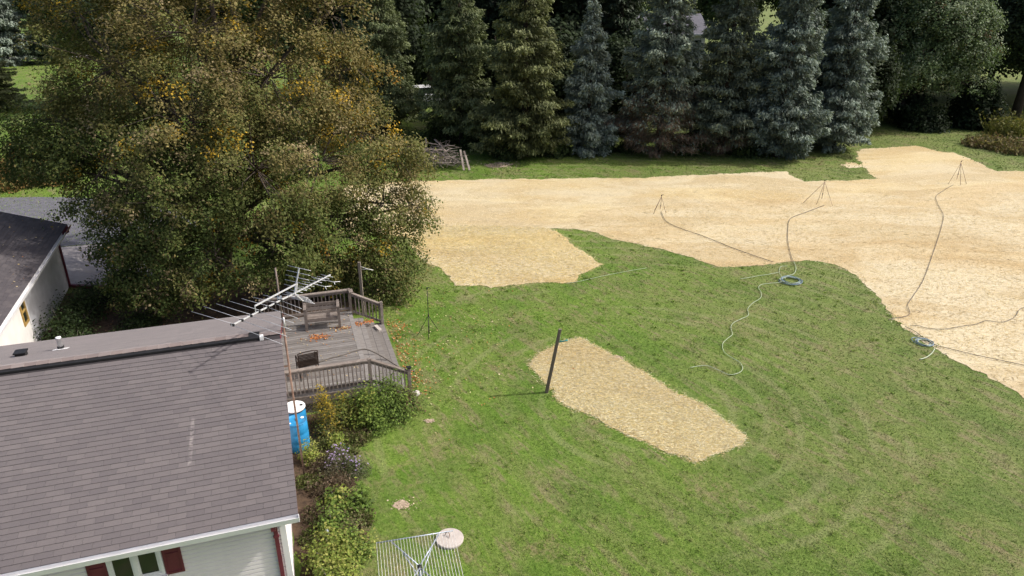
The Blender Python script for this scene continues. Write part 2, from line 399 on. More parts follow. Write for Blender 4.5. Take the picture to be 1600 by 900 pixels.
tag(sheet('straw_mulch', sP, .008, 'straw_gold'), 'long straw patch on the lawn beside the leaning post', 'straw', kind='stuff')
tag(sheet('straw_mulch', sS, .012, 'straw'), 'small stray spot of straw on the grass near the round maple', 'straw', kind='stuff')

def loose_straw(poly, n, ln, wd, zmax, spill, cols, label, bias=None):
    P = np.array(poly); lo, hi = P.min(0) - spill, P.max(0) + spill
    out = np.empty((0, 2))
    while len(out) < n:
        q = rng.uniform(lo, hi, (n * 2, 2))
        if bias is not None: q = q[rng.random(len(q)) < np.clip(bias / np.maximum(q[:, 1], 1), 0, 1) ** 1.5]
        j = q + rng.normal(0, spill / 2.2, q.shape)
        q = j[inside(q, poly)]; out = np.vstack([out, q])
    q = out[:n]
    C = np.column_stack([q, rng.uniform(.012, zmax, n)])
    a = rng.normal(0, .75, n) + .05
    U = np.column_stack([np.cos(a), np.sin(a), rng.normal(0, .06, n)]) * (ln * rng.uniform(.5, 1.3, n))[:, None] / 2
    V = np.column_stack([-np.sin(a), np.cos(a), rng.normal(0, .22, n)]) * (wd * rng.uniform(.6, 1.4, n))[:, None] / 2
    cc = np.array(cols)[rng.integers(0, len(cols), n)] * rng.uniform(.70, 1.08, (n, 1))
    fx, fy = q[:, 0], q[:, 1]
    k = np.clip(.5 + .55 * np.sin(.9 * fy + .10 * fx + 1.3 * np.sin(.31 * fx)) * np.cos(.21 * fx + .4 * np.sin(.6 * fy)) + .25 * np.sin(2.3 * fy + .35 * fx) + .35 * np.clip((fx - 14) / 8, -1, 1) * (fy < 37), 0, 1)
    cc = cc * np.array([.965, 1.01, 1.0]); cc = cc * (1 - k[:, None] * np.array([[.10, .16, .22]]))
    kd = (np.sin(3.1 * fy + .12 * fx + 2 * np.sin(.4 * fx)) * np.sin(.55 * fx + 1.7 * np.sin(.8 * fy)) > .62) & (rng.random(n) < .38); cc[kd & (bias is not None)] *= np.array([.60, .58, .56])
    ln_ = np.sin(5.6 * fy + .25 * fx + .6 * np.sin(.5 * fx)) > .80; cc[ln_ & (bias is not None)] *= np.array([.90, .88, .86])
    if bias is not None:
        lowr = inside(q, LOW); cc[lowr] *= np.array([.96, .90, .81]); cc[~lowr] = cc[~lowr] * .6 + np.array([.80, .72, .56]) * .4
    tag(quads('loose_straw', C, U, V, cc, 'strawbit'), label, 'straw', kind='stuff')
PALE = [(.80, .70, .48), (.74, .62, .38), (.84, .77, .57), (.68, .55, .30), (.50, .41, .25)]
GOLD = [(.80, .65, .34), (.75, .58, .26), (.82, .72, .47), (.68, .51, .20), (.48, .38, .21)]
loose_straw(sM, 110000, .20, .015, .035, .30, PALE, 'loose pale straw lying over the wide mulch field', 34.0)
loose_straw(sT, 32000, .18, .014, .035, .22, GOLD, 'loose golden straw beside the big brown leaved tree')
loose_straw(sP, 45000, .14, .011, .035, .18, PALE + GOLD, 'loose straw around the leaning post')

# grass blades that stand out of the lawn
def grass_blades():
    n = 330000
    d = 9.5 * (62 / 9.5) ** (rng.random(n * 2) ** 1.35)
    xx = rng.uniform(-.92, .92, n * 2) * d
    q = np.column_stack([xx, d])
    for p in (MAIN, PATCH_TREE, PATCH_POST): q = q[~inside(q + rng.normal(0, .17, q.shape), p)]
    # keep clear of the buildings and the deck
    lx = (q[:, 0] - HO[0]) * CY + (q[:, 1] - HO[1]) * SY; ly = -(q[:, 0] - HO[0]) * SY + (q[:, 1] - HO[1]) * CY
    q = q[~((lx < 3.3) & (ly > 7.4) & (ly < 13.5)) & ~((lx < .2) & (ly > -1) & (ly < 10)) & ~((lx < -2.5) & (ly < 26)) & ~((lx < 2) & (ly > 13) & (ly < 22))]
    q = q[:n]; n = len(q)
    s = np.clip(q[:, 1] / 20, .7, 2.6)
    h = rng.uniform(.012, .040, n) * np.where(rng.random(n) < .02, 1.7, 1) * s ** .7
    a = rng.uniform(0, 6.28, n)
    C = np.column_stack([q, np.zeros(n)])
    U = np.column_stack([rng.normal(.25, 1.3, n) * h, rng.normal(0, 1.3, n) * h, h])
    V = np.column_stack([np.cos(a), np.sin(a), np.zeros(n)]) * (rng.uniform(.006, .017, n) * s)[:, None]
    tag(quads('grass_blades', C, U, V, rng.uniform(.8, 1.6, (n, 1)) * np.column_stack([rng.uniform(.9, 1.1, n), np.ones(n), rng.uniform(.8, 1.1, n)]), 'blades', tri=True), 'short grass blades standing in the mown lawn', 'grass', kind='stuff')
grass_blades()

def weed_tufts():
    m = 1300
    d = 10 * (50 / 10) ** (rng.random(m) ** 1.2); q = np.column_stack([rng.uniform(-.3, .75, m) * d, d])
    for p in (MAIN, PATCH_TREE, PATCH_POST): q = q[~inside(q, p)]
    lx = (q[:, 0] - HO[0]) * CY + (q[:, 1] - HO[1]) * SY; q = q[lx > 3.6]
    k = 26; c = np.repeat(q, k, 0); n = len(c); sp = np.repeat(rng.uniform(.03, .13, len(q)), k)
    c = c + rng.normal(0, 1, c.shape) * sp[:, None]
    nn = unit(rng.normal(0, .5, (n, 3)) + np.array([0, 0, 1])); dd = perp(nn); sz = rng.uniform(.012, .026, n) * np.clip(c[:, 1] / 20, .8, 1.8)
    pal = np.array([(.13, .215, .030), (.17, .245, .048), (.115, .185, .028), (.20, .235, .075)]); t = np.repeat(pal[rng.integers(0, 4, len(q))], k, 0) * rng.uniform(.75, 1.25, (n, 1))
    tag(quads('clover_tufts', np.column_stack([c, rng.uniform(.02, .05, n)]), dd * sz[:, None], unit(np.cross(nn, dd)) * (sz * .8)[:, None], t, 'leaf'), 'small clover and weed tufts dotted through the lawn', 'weeds', kind='stuff')
weed_tufts()
# driveway, slab, litter bed, garden soil
AS = [(-35.55, 40.41), (-27.72, 40.94), (-25.02, 40.81), (-20.64, 39.40), (-15.92, 36.52), (-16.85, 33.23), (-20.14, 32.96), (-21.80, 32.51), (-20.99, 29.73), (-27.76, 28.99)]
CO = [(-21.75, 32.42), (-20.09, 32.87), (-17.66, 32.96), (-15.55, 28.99), (-16.68, 27.94), (-18.81, 27.80), (-20.12, 28.28), (-21.13, 29.73)]
tag(sheet('driveway', AS, .012, 'asphalt'), 'blue grey asphalt driveway behind the garage', 'driveway', kind='structure')
tag(sheet('pavement', CO, .016, 'concrete'), 'pale concrete slab beside the garage corner', 'pavement', kind='structure')
LIT = [HL(*p)[:2] for p in ((-8.7, 9.6), (-.5, 9.6), (-.3, 13.3), (2.2, 13.5), (2.6, 15.0), (1.0, 18.0), (-3.0, 19.6), (-6, 19.9), (-8.7, 19.8))]
tag(sheet('leaf_litter', ragged(LIT, .4, .2, 5), .006, 'litter'), 'dark leaf litter bed under the big tree', 'ground', kind='structure')
BED = [HL(*p)[:2] for p in ((-.3, .2), (.8, .4), (1.3, 2.2), (1.2, 4.2), (.9, 5.6), (2.3, 6.4), (3.2, 6.8), (3.2, 7.6), (-.3, 7.6))]
tag(sheet('garden_soil', ragged(BED, .3, .15, 6), .006, 'litter'), 'dark garden soil along the house end', 'ground', kind='structure')
CRUMBS = []
for i, (c, r, lb) in enumerate((((-2.68, 14.22), .27, 'bare pale soil spot in the lawn near the clothes dryer'), ((-2.40, 17.84), .13, 'small bare soil spot beside the deck shrubs'),
                            ((-0.74, 48.65), 1.1, 'bare soil strip in front of the spruce row'), ((3.59, 21.60), .22, 'scuffed bare soil at the straw patch edge'))):
    m_ = int(260 * max(r, .2)); q_ = np.column_stack([c[0] + rng.normal(0, r * .62, m_), c[1] + rng.normal(0, r * .42, m_)]); n_ = unit(rng.normal(0, .3, (m_, 3)) + np.array([0, 0, 1])); d_ = perp(n_); s_ = rng.uniform(.012, .034, m_) * (1 if r < .6 else 2.2)
    CRUMBS.append((np.column_stack([q_, np.full(m_, .016)]), d_ * s_[:, None], unit(np.cross(n_, d_)) * (s_ * .7)[:, None], np.array([(.50, .40, .30)]) * rng.uniform(.55, 1.2, (m_, 1)), lb)); r *= .72
    pl = [(c[0] + r * math.cos(a) * 1.15, c[1] + r * .75 * math.sin(a)) for a in np.linspace(0, 6.283, 14)[:-1]]
    tag(sheet('soil_patch', ragged(pl, .05 if r < .6 else .2, .13 * r / .3 if r < .6 else .35, 20 + i), .005, 'soil'), lb, 'soil', kind='structure')
for C_, U_, V_, t_, lb in CRUMBS: tag(quads('soil_crumbs', C_, U_, V_, t_, 'dryleaf'), 'crumbs of soil at the ' + lb, 'soil', kind='stuff')

# ================================================================ THE HOUSE
def house():
    W, HALF, EZ, RZ = 14.0, 4.67, 2.7, 2.7 + 4.67 / 3
    XR = -.06                                     # right rake edge
    h = empty('house', (HO[0], HO[1], 0), YAW)
    tag(h, 'low white sided house with grey brown shingle roof and maroon trim', 'house')
    wx, wy0, wy1 = -.36, .45, 2 * HALF - .45
    core = MB(); core.box((-W + .4, wy0 + .03, 0), (wx - .03, wy1 - .03, 2.62))
    core.add([(wx - .03, wy0 + .03, 2.62), (wx - .03, wy1 - .03, 2.62), (wx - .03, HALF, 2.62 + (HALF - wy0) / 3 - .05),
              (-W + .4, wy0 + .03, 2.62), (-W + .4, wy1 - .03, 2.62), (-W + .4, HALF, 2.62 + (HALF - wy0) / 3 - .05)],
             [(0, 1, 2), (5, 4, 3), (0, 2, 5, 3), (1, 4, 5, 2)])
    wall = core.build('wall', 'siding', h)
    # lap siding boards, one mesh each
    board = None
    k = 0; z = .30
    while z < 2.58:
        if board is None:
            b = MB(); x0, x1 = -W + .4, wx - .02
            b.add([(x0, wy0 + .03, 0), (x1, wy0 + .03, 0), (x1, wy0 - .014, 0), (x0, wy0 - .014, 0), (x0, wy0 + .03, .1), (x1, wy0 + .03, .1), (x1, wy0 + .024, .1), (x0, wy0 + .024, .1), (x1, wy0 - .010, .070), (x0, wy0 - .010, .070)],
                  [(0, 1, 2, 3), (7, 6, 5, 4), (3, 2, 8, 9), (9, 8, 6, 7), (0, 3, 9, 7, 4), (2, 1, 5, 6, 8)])
            board = b.build('siding_board', 'siding', wall); board.location.z = z
        else:
            o = board.copy(); col.objects.link(o); o.location.z = z
        z += .1
    z = .30                                        # gable end boards, cut to the roof line
    while z < 4.0:
        half = HALF - wy0 if z < 2.6 else max(.05, HALF - wy0 - (z - 2.55) * 3)
        b = MB(); y0, y1 = HALF - half, HALF + half
        b.add([(wx - .03, y0, z), (wx - .03, y1, z), (wx + .004, y1, z), (wx + .004, y0, z), (wx - .03, y0, z + .1), (wx - .03, y1, z + .1), (wx - .02, y1, z + .1), (wx - .02, y0, z + .1)],
              [(3, 2, 1, 0), (4, 5, 6, 7), (2, 3, 7, 6), (0, 4, 7, 3), (1, 2, 6, 5)])
        b.build('siding_board', 'siding', wall); z += .1
    f = MB().box((-W + .38, wy0 + .01, -.02), (wx + .0, wy1 - .01, .298)); f.build('foundation', 'concrete', h)
    c = MB(); c.box((wx - .09, wy0 - .022, .28), (wx + .022, wy0 + .0, 2.56)); c.box((wx + .0, wy0 + .0, .28), (wx + .022, wy0 + .09, 2.56)); c.build('corner_board', 'white', h)
    # roof slab
    t = .12
    r = MB()
    prof = [(.0, EZ - .012), (HALF, RZ - .012), (2 * HALF, EZ - .012), (2 * HALF, EZ - .012 - t), (HALF, RZ - .012 - t), (.0, EZ - .012 - t)]
    n = len(prof)
    r.add([(XR - .012, y, z) for y, z in prof] + [(-W, y, z) for y, z in prof], [(0, 1, 4, 5), (1, 2, 3, 4), (11, 10, 7, 6), (10, 9, 8, 7)] + [(i, i + n, (i + 1) % n + n, (i + 1) % n) for i in range(n)])
    roof = r.build('roof', 'underlay', h)
    # shingle tabs
    a = math.atan(1 / 3); ca, sa = math.cos(a), math.sin(a); E_, TW = .127, .305
    def tabverts(x0, x1, s, front=True):
        x0 += .0025; x1 -= .0025
        L = E_ + .012; pts = []
        for x, ss, hh in ((x0, s, 0), (x1, s, 0), (x1, s + L, 0), (x0, s + L, 0), (x0, s, .016), (x1, s, .016), (x1, s + L, .003), (x0, s + L, .003)):
            y = ss * ca - hh * sa; z = EZ - .012 + ss * sa + hh * ca
            pts.append((x, y, z) if front else (x, 2 * HALF - y, z))
        return pts
    TF = [(4, 5, 6, 7), (0, 1, 5, 4), (1, 2, 6, 5), (3, 0, 4, 7)]
    rows = int((HALF / ca - .10) / E_); tabs = []
    single = None
    for k in range(rows):
        off = (k % 2) * TW / 2 + random.uniform(-.03, .03)
        x = XR + .012 - off
        edges = [XR + .012] + ([x] if off > .02 else [])
        while edges[-1] > -W: edges.append(edges[-1] - TW)
        for i in range(len(edges) - 1): tabs.append((k, edges[i + 1], edges[i], k * E_ - .015))
    def score(tb):
        p = Vector(HL((tb[1] + tb[2]) / 2, tb[3] * ca, EZ + tb[3] * sa)) - Vector((0, 0, 12))
        fz = p.y * math.cos(math.radians(23.5)) - p.z * math.sin(math.radians(23.5)); fu = p.y * math.sin(math.radians(23.5)) + p.z * math.cos(math.radians(23.5))
        ok = abs(p.x / fz) < .70 and abs(fu / fz) < .395 and abs(tb[2] - tb[1] - TW) < 1e-6
        return fz if ok else 1e6
    order = sorted(range(len(tabs)), key=lambda i: score(tabs[i])); near = set(order[:300])
    rest = MB(); proto = None
    for i, (k, x0, x1, s) in enumerate(tabs):
        if i in near:
            if proto is None:
                b = MB(); b.add(tabverts(0, TW, 0), TF); proto = b.build('shingle', 'roof', roof); o = proto
            else:
                o = proto.copy(); col.objects.link(o)
            o.location = (x0, s * ca, s * sa)
        else:
            rest.add(tabverts(x0, x1, s), TF)
    tag(rest.build('shingles', 'roof', roof), kind='stuff')
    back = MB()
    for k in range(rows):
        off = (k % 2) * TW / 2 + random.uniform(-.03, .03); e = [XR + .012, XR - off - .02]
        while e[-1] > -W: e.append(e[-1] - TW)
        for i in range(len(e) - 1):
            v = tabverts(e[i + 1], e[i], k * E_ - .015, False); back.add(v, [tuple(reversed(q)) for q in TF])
    tag(back.build('shingles', 'roof_rear', roof), kind='stuff')
    # ridge vent and caps
    v = MB(); 
    pr = [(-.17, -.045), (-.17, -.005), (0, .045), (.17, -.005), (.17, -.045)]
    v.add([(-.52, HALF + y, RZ + z) for y, z in pr] + [(-W, HALF + y, RZ + z) for y, z in pr], [(0, 1, 6, 5), (1, 2, 7, 6), (2, 3, 8, 7), (3, 4, 9, 8), (0, 4, 3, 2, 1), (5, 6, 7, 8, 9)])
    v.build('ridge_vent', 'black', roof); MB().box((-.52, HALF - .20, RZ - .07), (-.44, HALF - .06, RZ + .02)).build('vent_end_cap', 'white', roof)
    x = XR + .012; cp = None
    while x > -W + .3:
        lift = .052 if x < -.53 else .016
        if cp is None:
            b = MB()
            for sg in (-1, 1):
                y1 = (.10 if sg < 0 else .20)
                b.add([(0, 0, .012), (-.245, 0, .004), (-.245, sg * y1, .004 - y1 / 3.1), (0, sg * y1, .012 - y1 / 3.1), (0, 0, -.002), (0, sg * y1, -.002 - y1 / 3.1)],
                      [(0, 3, 2, 1) if sg > 0 else (0, 1, 2, 3), (0, 4, 5, 3)])
            cp = b.build('ridge_cap', 'roof_cap', roof); o = cp
        else:
            o = cp.copy(); col.objects.link(o)
        o.location = (x, HALF, RZ + lift); x -= .24
    # gutter with open channel, fascia, downspout
    g = MB(); gp = [(-.01, EZ - .035), (-.01, EZ - .14), (-.085, EZ - .14), (-.105, EZ - .03), (-.115, EZ - .03), (-.092, EZ - .15), (.0, EZ - .15), (.0, EZ - .035)]
    gn = len(gp); g.add([(XR + .02, y, z) for y, z in gp] + [(-W, y, z) for y, z in gp], [(i, i + gn, (i + 1) % gn + gn, (i + 1) % gn) for i in range(gn)] + [(0, 1, 2, 3, 4, 5, 6, 7)])
    g.box((XR + .012, -.10, EZ - .145), (XR + .018, -.008, EZ - .035))
    gut = g.build('gutter', 'metal_white', h)
    ed = MB(); ed.add([(XR + .005, -.012, EZ - .026), (-W, -.012, EZ - .026), (-W, .04, EZ - .010), (XR + .005, .04, EZ - .010), (XR + .005, -.012, EZ - .06), (-W, -.012, EZ - .06)], [(0, 3, 2, 1), (0, 1, 5, 4)]); ed.build('drip_edge', 'metal_white', roof)
    fa = MB(); fa.box((-W, .004, EZ - .225), (XR, .03, EZ - .135)); fa.build('fascia', 'maroon', h)
    so = MB(); so.box((-W, .032, EZ - .22), (XR, wy0 - .016, EZ - .20)); so.box((-W, wy1 + .01, EZ - .22), (XR, 2 * HALF - .032, EZ - .20)); so.build('soffit', 'maroon', h)
    fb = MB(); fb.box((-W, 2 * HALF - .03, EZ - .225), (XR, 2 * HALF - .004, EZ - .135)); fb.build('fascia', 'maroon', h)
    for sg in (0, 1):
        rk = MB(); y0 = .0 if sg == 0 else 2 * HALF
        rk.hexa([(XR - .010, y0, EZ - .19), (XR + .004, y0, EZ - .19), (XR + .004, HALF, RZ - .19), (XR - .010, HALF, RZ - .19)], [(XR - .010, y0, EZ - .02), (XR + .004, y0, EZ - .02), (XR + .004, HALF, RZ - .02), (XR - .010, HALF, RZ - .02)])
        rk.build('rake_board', 'maroon', h)
    d = MB(); dx = -.53
    d.bar((dx, -.05, EZ - .15), (dx, -.05, EZ - .26), .075, .055); d.bar((dx, -.05, EZ - .25), (dx, wy0 - .05, EZ - .50), .075, .055); d.bar((dx, wy0 - .05, EZ - .48), (dx, wy0 - .05, .12), .075, .055)
    d.bar((dx, wy0 - .05, .14), (dx, wy0 - .4, .04), .075, .055)
    dsp = d.build('downspout', 'maroon', h)
    for zz in (1.9, .8): MB().box((dx - .055, wy0 - .083, zz), (dx + .055, wy0 - .02, zz + .03)).build('strap', 'maroon', dsp)
    # window with two sashes and shutters
    x0, x1, z0, z1 = -3.50, -2.58, 1.56, 2.45
    w = MB(); yF = wy0 - .045
    for (a0, a1, c0, c1) in ((x0, x1, z1 - .06, z1), (x0, x1, z0, z0 + .06), (x0, x0 + .06, z0 + .06, z1 - .06), (x1 - .06, x1, z0 + .06, z1 - .06)):
        w.box((a0, yF, c0), (a1, wy0 + .02, c1))
    w.box(((x0 + x1) / 2 - .035, yF - .004, z0 + .06), ((x0 + x1) / 2 + .035, wy0 + .02, z1 - .06))
    win = w.build('window', 'white', h)
    MB().box((x0 - .03, yF - .05, z0 - .045), (x1 + .03, wy0 + .01, z0 - .002)).build('sill', 'white', win)
    for (a0, a1) in ((x0 + .06, (x0 + x1) / 2 - .035), ((x0 + x1) / 2 + .035, x1 - .06)):
        s = MB(); q = .035; y_ = wy0 - .03
        s.box((a0, y_, z0 + .06), (a0 + q, wy0 + .01, z1 - .06)); s.box((a1 - q, y_, z0 + .06), (a1, wy0 + .01, z1 - .06)); s.box((a0 + q, y_, z1 - .06 - q), (a1 - q, wy0 + .01, z1 - .06)); s.box((a0 + q, y_, z0 + .06), (a1 - q, wy0 + .01, z0 + .06 + q))
        sash = s.build('sash', 'white', win)
        MB().box((a0 + q, wy0 - .016, z0 + .06 + q), (a1 - q, wy0 - .008, z1 - .06 - q)).build('pane', 'glass', win)
    for (a0, a1) in ((x0 - .335, x0 - .012), (x1 + .012, x1 + .335)):
        s = MB(); yb = wy0 - .035
        s.box((a0, yb, z0 - .03), (a0 + .045, wy0 + .01, z1)); s.box((a1 - .045, yb, z0 - .03), (a1, wy0 + .01, z1))
        for zz in (z0 - .03, (z0 + z1) / 2 - .03, z1 - .05): s.box((a0 + .045, yb, zz), (a1 - .045, wy0 + .01, zz + .05))
        sh = s.build('shutter', 'maroon', h)
        for c0, c1 in ((z0 + .02, (z0 + z1) / 2 - .03), ((z0 + z1) / 2 + .02, z1 - .05)):
            MB().box((a0 + .045, yb + .014, c0), (a1 - .045, wy0, c1)).build('shutter_panel', 'maroon', sh)
    # vents on the back slope
    p = (-5.24, 6.80, 3.54)
    v = MB(); v.lathe([(.055, -.1), (.055, .30), (.062, .30), (.062, .34), (.045, .34)], 16, (p[0], p[1], p[2])); vp = v.build('vent_pipe', 'white', roof, True)
    fl = MB(); fl.hexa([(p[0] - .16, p[1] - .13, p[2] + .043 + .02), (p[0] + .16, p[1] - .13, p[2] + .043 + .02), (p[0] + .16, p[1] + .13, p[2] - .043 + .02), (p[0] - .16, p[1] + .13, p[2] - .043 + .02)], [(p[0] - .15, p[1] - .12, p[2] + .05 + .02), (p[0] + .15, p[1] - .12, p[2] + .05 + .02), (p[0] + .15, p[1] + .12, p[2] - .036 + .02), (p[0] - .15, p[1] + .12, p[2] - .036 + .02)])
    fl.build('flashing', 'metal_white', vp)
    MB().lathe([(.075, .05), (.078, .09), (.058, .10)], 16, (p[0], p[1], p[2])).build('collar', 'black', vp)
    p = (-6.01, 6.55, 3.63)
    v = MB(); v.box((p[0] - .11, p[1] - .10, p[2] - .02), (p[0] + .11, p[1] + .10, p[2] + .09)); v.box((p[0] - .135, p[1] - .125, p[2] + .09), (p[0] + .135, p[1] + .125, p[2] + .125))
    v.build('box_vent', 'black', roof, bevel=.01)
    return h
house()

# ================================================================ THE GARAGE
def garage():
    g = empty('garage', HL(-8.2, 20.9), YAW + math.radians(1.6)); tag(g, 'white walled garage with dark shingle roof under the big tree', 'garage')
    # local: x=0 at the eave, roof rises towards -x, far end y=0
    EZ, HALF, LEN = 2.6, 3.6, 12.5
    wx = -.42; fy = -.35
    w = MB(); w.box((-2 * HALF - wx, -LEN + .3, 0), (wx, fy, 2.42))
    x0 = -2 * HALF - wx
    for y in (fy, -LEN + .3):
        yy = (y - .02, y)
        w.hexa([(x0, yy[0], 2.42), (wx, yy[0], 2.42), (wx, yy[1], 2.42), (x0, yy[1], 2.42)], [(-HALF - .02, yy[0], 2.42 + 1.05), (-HALF + .02, yy[0], 2.42 + 1.05), (-HALF + .02, yy[1], 2.42 + 1.05), (-HALF - .02, yy[1], 2.42 + 1.05)])
    wall = w.build('wall', 'stucco', g)
    s = MB(); s.box((wx + .002, -LEN + .3, .25), (wx + .03, -6.1, 2.38)); s.build('wall_panel', 'cream', wall)
    t = MB(); t.box((wx + .004, -6.09, .05), (wx + .045, -5.97, 2.38)); t.build('trim_board', 'white', wall)
    wn_ = MB(); ya, yb, za, zb = -6.75, -6.2, 1.15, 2.1
    for (a, b_, c, d) in ((ya, yb, zb - .07, zb), (ya, yb, za, za + .07), (ya, ya + .07, za + .07, zb - .07), (yb - .07, yb, za + .07, zb - .07), (ya + .07, yb - .07, (za + zb) / 2 - .03, (za + zb) / 2 + .03)):
        wn_.box((wx + .028, a, c), (wx + .075, b_, d))
    wf = wn_.build('window', 'yellow_wood', g); tag(wf, 'yellow framed garage window')
    for c0, c1 in ((za + .07, (za + zb) / 2 - .03), ((za + zb) / 2 + .03, zb - .07)):
        MB().box((wx + .034, ya + .07, c0), (wx + .042, yb - .07, c1)).build('pane', 'glass', wf)
    RZ = EZ + HALF / 3 * 1.05; r = MB(); th = .12
    pr = [(0, EZ - .012), (-HALF, RZ - .012), (-2 * HALF, EZ - .012), (-2 * HALF, EZ - th), (-HALF, RZ - th), (0, EZ - th)]; n = 6
    r.add([(x, 0, z) for x, z in pr] + [(x, -LEN, z) for x, z in pr], [(0, 1, 4, 5), (1, 2, 3, 4), (11, 10, 7, 6), (10, 9, 8, 7)] + [(i, i + n, (i + 1) % n + n, (i + 1) % n) for i in range(n)])
    roof = r.build('roof', 'underlay', g)
    a = math.atan((RZ - EZ) / HALF); ca, sa = math.cos(a), math.sin(a); E_, TW = .14, .32; rows = int(HALF / ca / E_)
    for side in (0, 1):
        m = MB()
        for k in range(rows):
            e = [.012, -random.uniform(.05, .3)]
            while e[-1] > -LEN: e.append(e[-1] - TW)
            e[-1] = -LEN
            for i in range(len(e) - 1):
                pts = []
                for y, ss, hh in ((e[i + 1] + .004, k * E_, 0), (e[i] - .004, k * E_, 0), (e[i] - .004, k * E_ + .15, 0), (e[i + 1] + .004, k * E_ + .15, 0), (e[i + 1] + .004, k * E_, .014), (e[i] - .004, k * E_, .014), (e[i] - .004, k * E_ + .15, .003), (e[i + 1] + .004, k * E_ + .15, .003)):
                    x = -ss * ca + hh * sa
                    pts.append((x if side == 0 else -2 * HALF - x, y, EZ - .012 + ss * sa + hh * ca))
                m.add(pts, [(4, 5, 6, 7), (0, 1, 5, 4), (1, 2, 6, 5), (3, 0, 4, 7)])
        tag(m.build('shingles', 'roof_dark', roof), kind='stuff')
    rc = MB()
    for sg in (-1, 1): rc.hexa([(-HALF, 0, RZ - .01), (-HALF, -LEN, RZ - .01), (-HALF + sg * .15, -LEN, RZ - .06), (-HALF + sg * .15, 0, RZ - .06)], [(-HALF, 0, RZ + .012), (-HALF, -LEN, RZ + .012), (-HALF + sg * .15, -LEN, RZ - .04), (-HALF + sg * .15, 0, RZ - .04)])
    rc.build('ridge_cap', 'roof_dark', roof)
    gm = MB(); gp = [(.01, EZ - .03), (.01, EZ - .12), (.10, EZ - .12), (.12, EZ - .02), (.132, EZ - .02), (.11, EZ - .135), (-.002, EZ - .135), (-.002, EZ - .03)]; q = 8
    gm.add([(x, -1.1, z) for x, z in gp] + [(x, -LEN, z) for x, z in gp], [(i, (i + 1) % q, (i + 1) % q + q, i + q) for i in range(q)] + [(7, 6, 5, 4, 3, 2, 1, 0)])
    gm.build('gutter', 'metal_white', g)
    gm = MB(); gm.add([(x, .01, z) for x, z in gp] + [(x, -1.098, z) for x, z in gp], [(i, (i + 1) % q, (i + 1) % q + q, i + q) for i in range(q)]); gm.build('gutter', 'maroon', g)
    MB().box((-.03, -LEN, EZ - .26), (-.005, 0, EZ - .12)).build('fascia', 'maroon', g)
    rk = MB()
    for sg in (0, 1):
        xe = 0 if sg == 0 else -2 * HALF
        rk.hexa([(xe, .002, EZ - .18), (xe, .028, EZ - .18), (-HALF, .028, RZ - .18), (-HALF, .002, RZ - .18)], [(xe, .002, EZ - .01), (xe, .028, EZ - .01), (-HALF, .028, RZ - .01), (-HALF, .002, RZ - .01)])
    rk.build('rake_board', 'maroon', g)
    d = MB(); d.bar((.05, -.35, EZ - .13), (.05, -.35, EZ - .25), .08, .06); d.bar((.05, -.35, EZ - .22), (wx + .06, -.44, EZ - .45), .08, .06); d.bar((wx + .06, -.44, EZ - .43), (wx + .06, -.44, .1), .08, .06); d.build('downspout', 'maroon', g)
    return g
garage()
tag(MB().bar((*(-18.97, 27.80), .06), (*(-16.15, 27.40), .06), .14, .12).build('landscape_timber', 'maroon'), 'dark red landscape timber lying at the slab edge', 'timber')

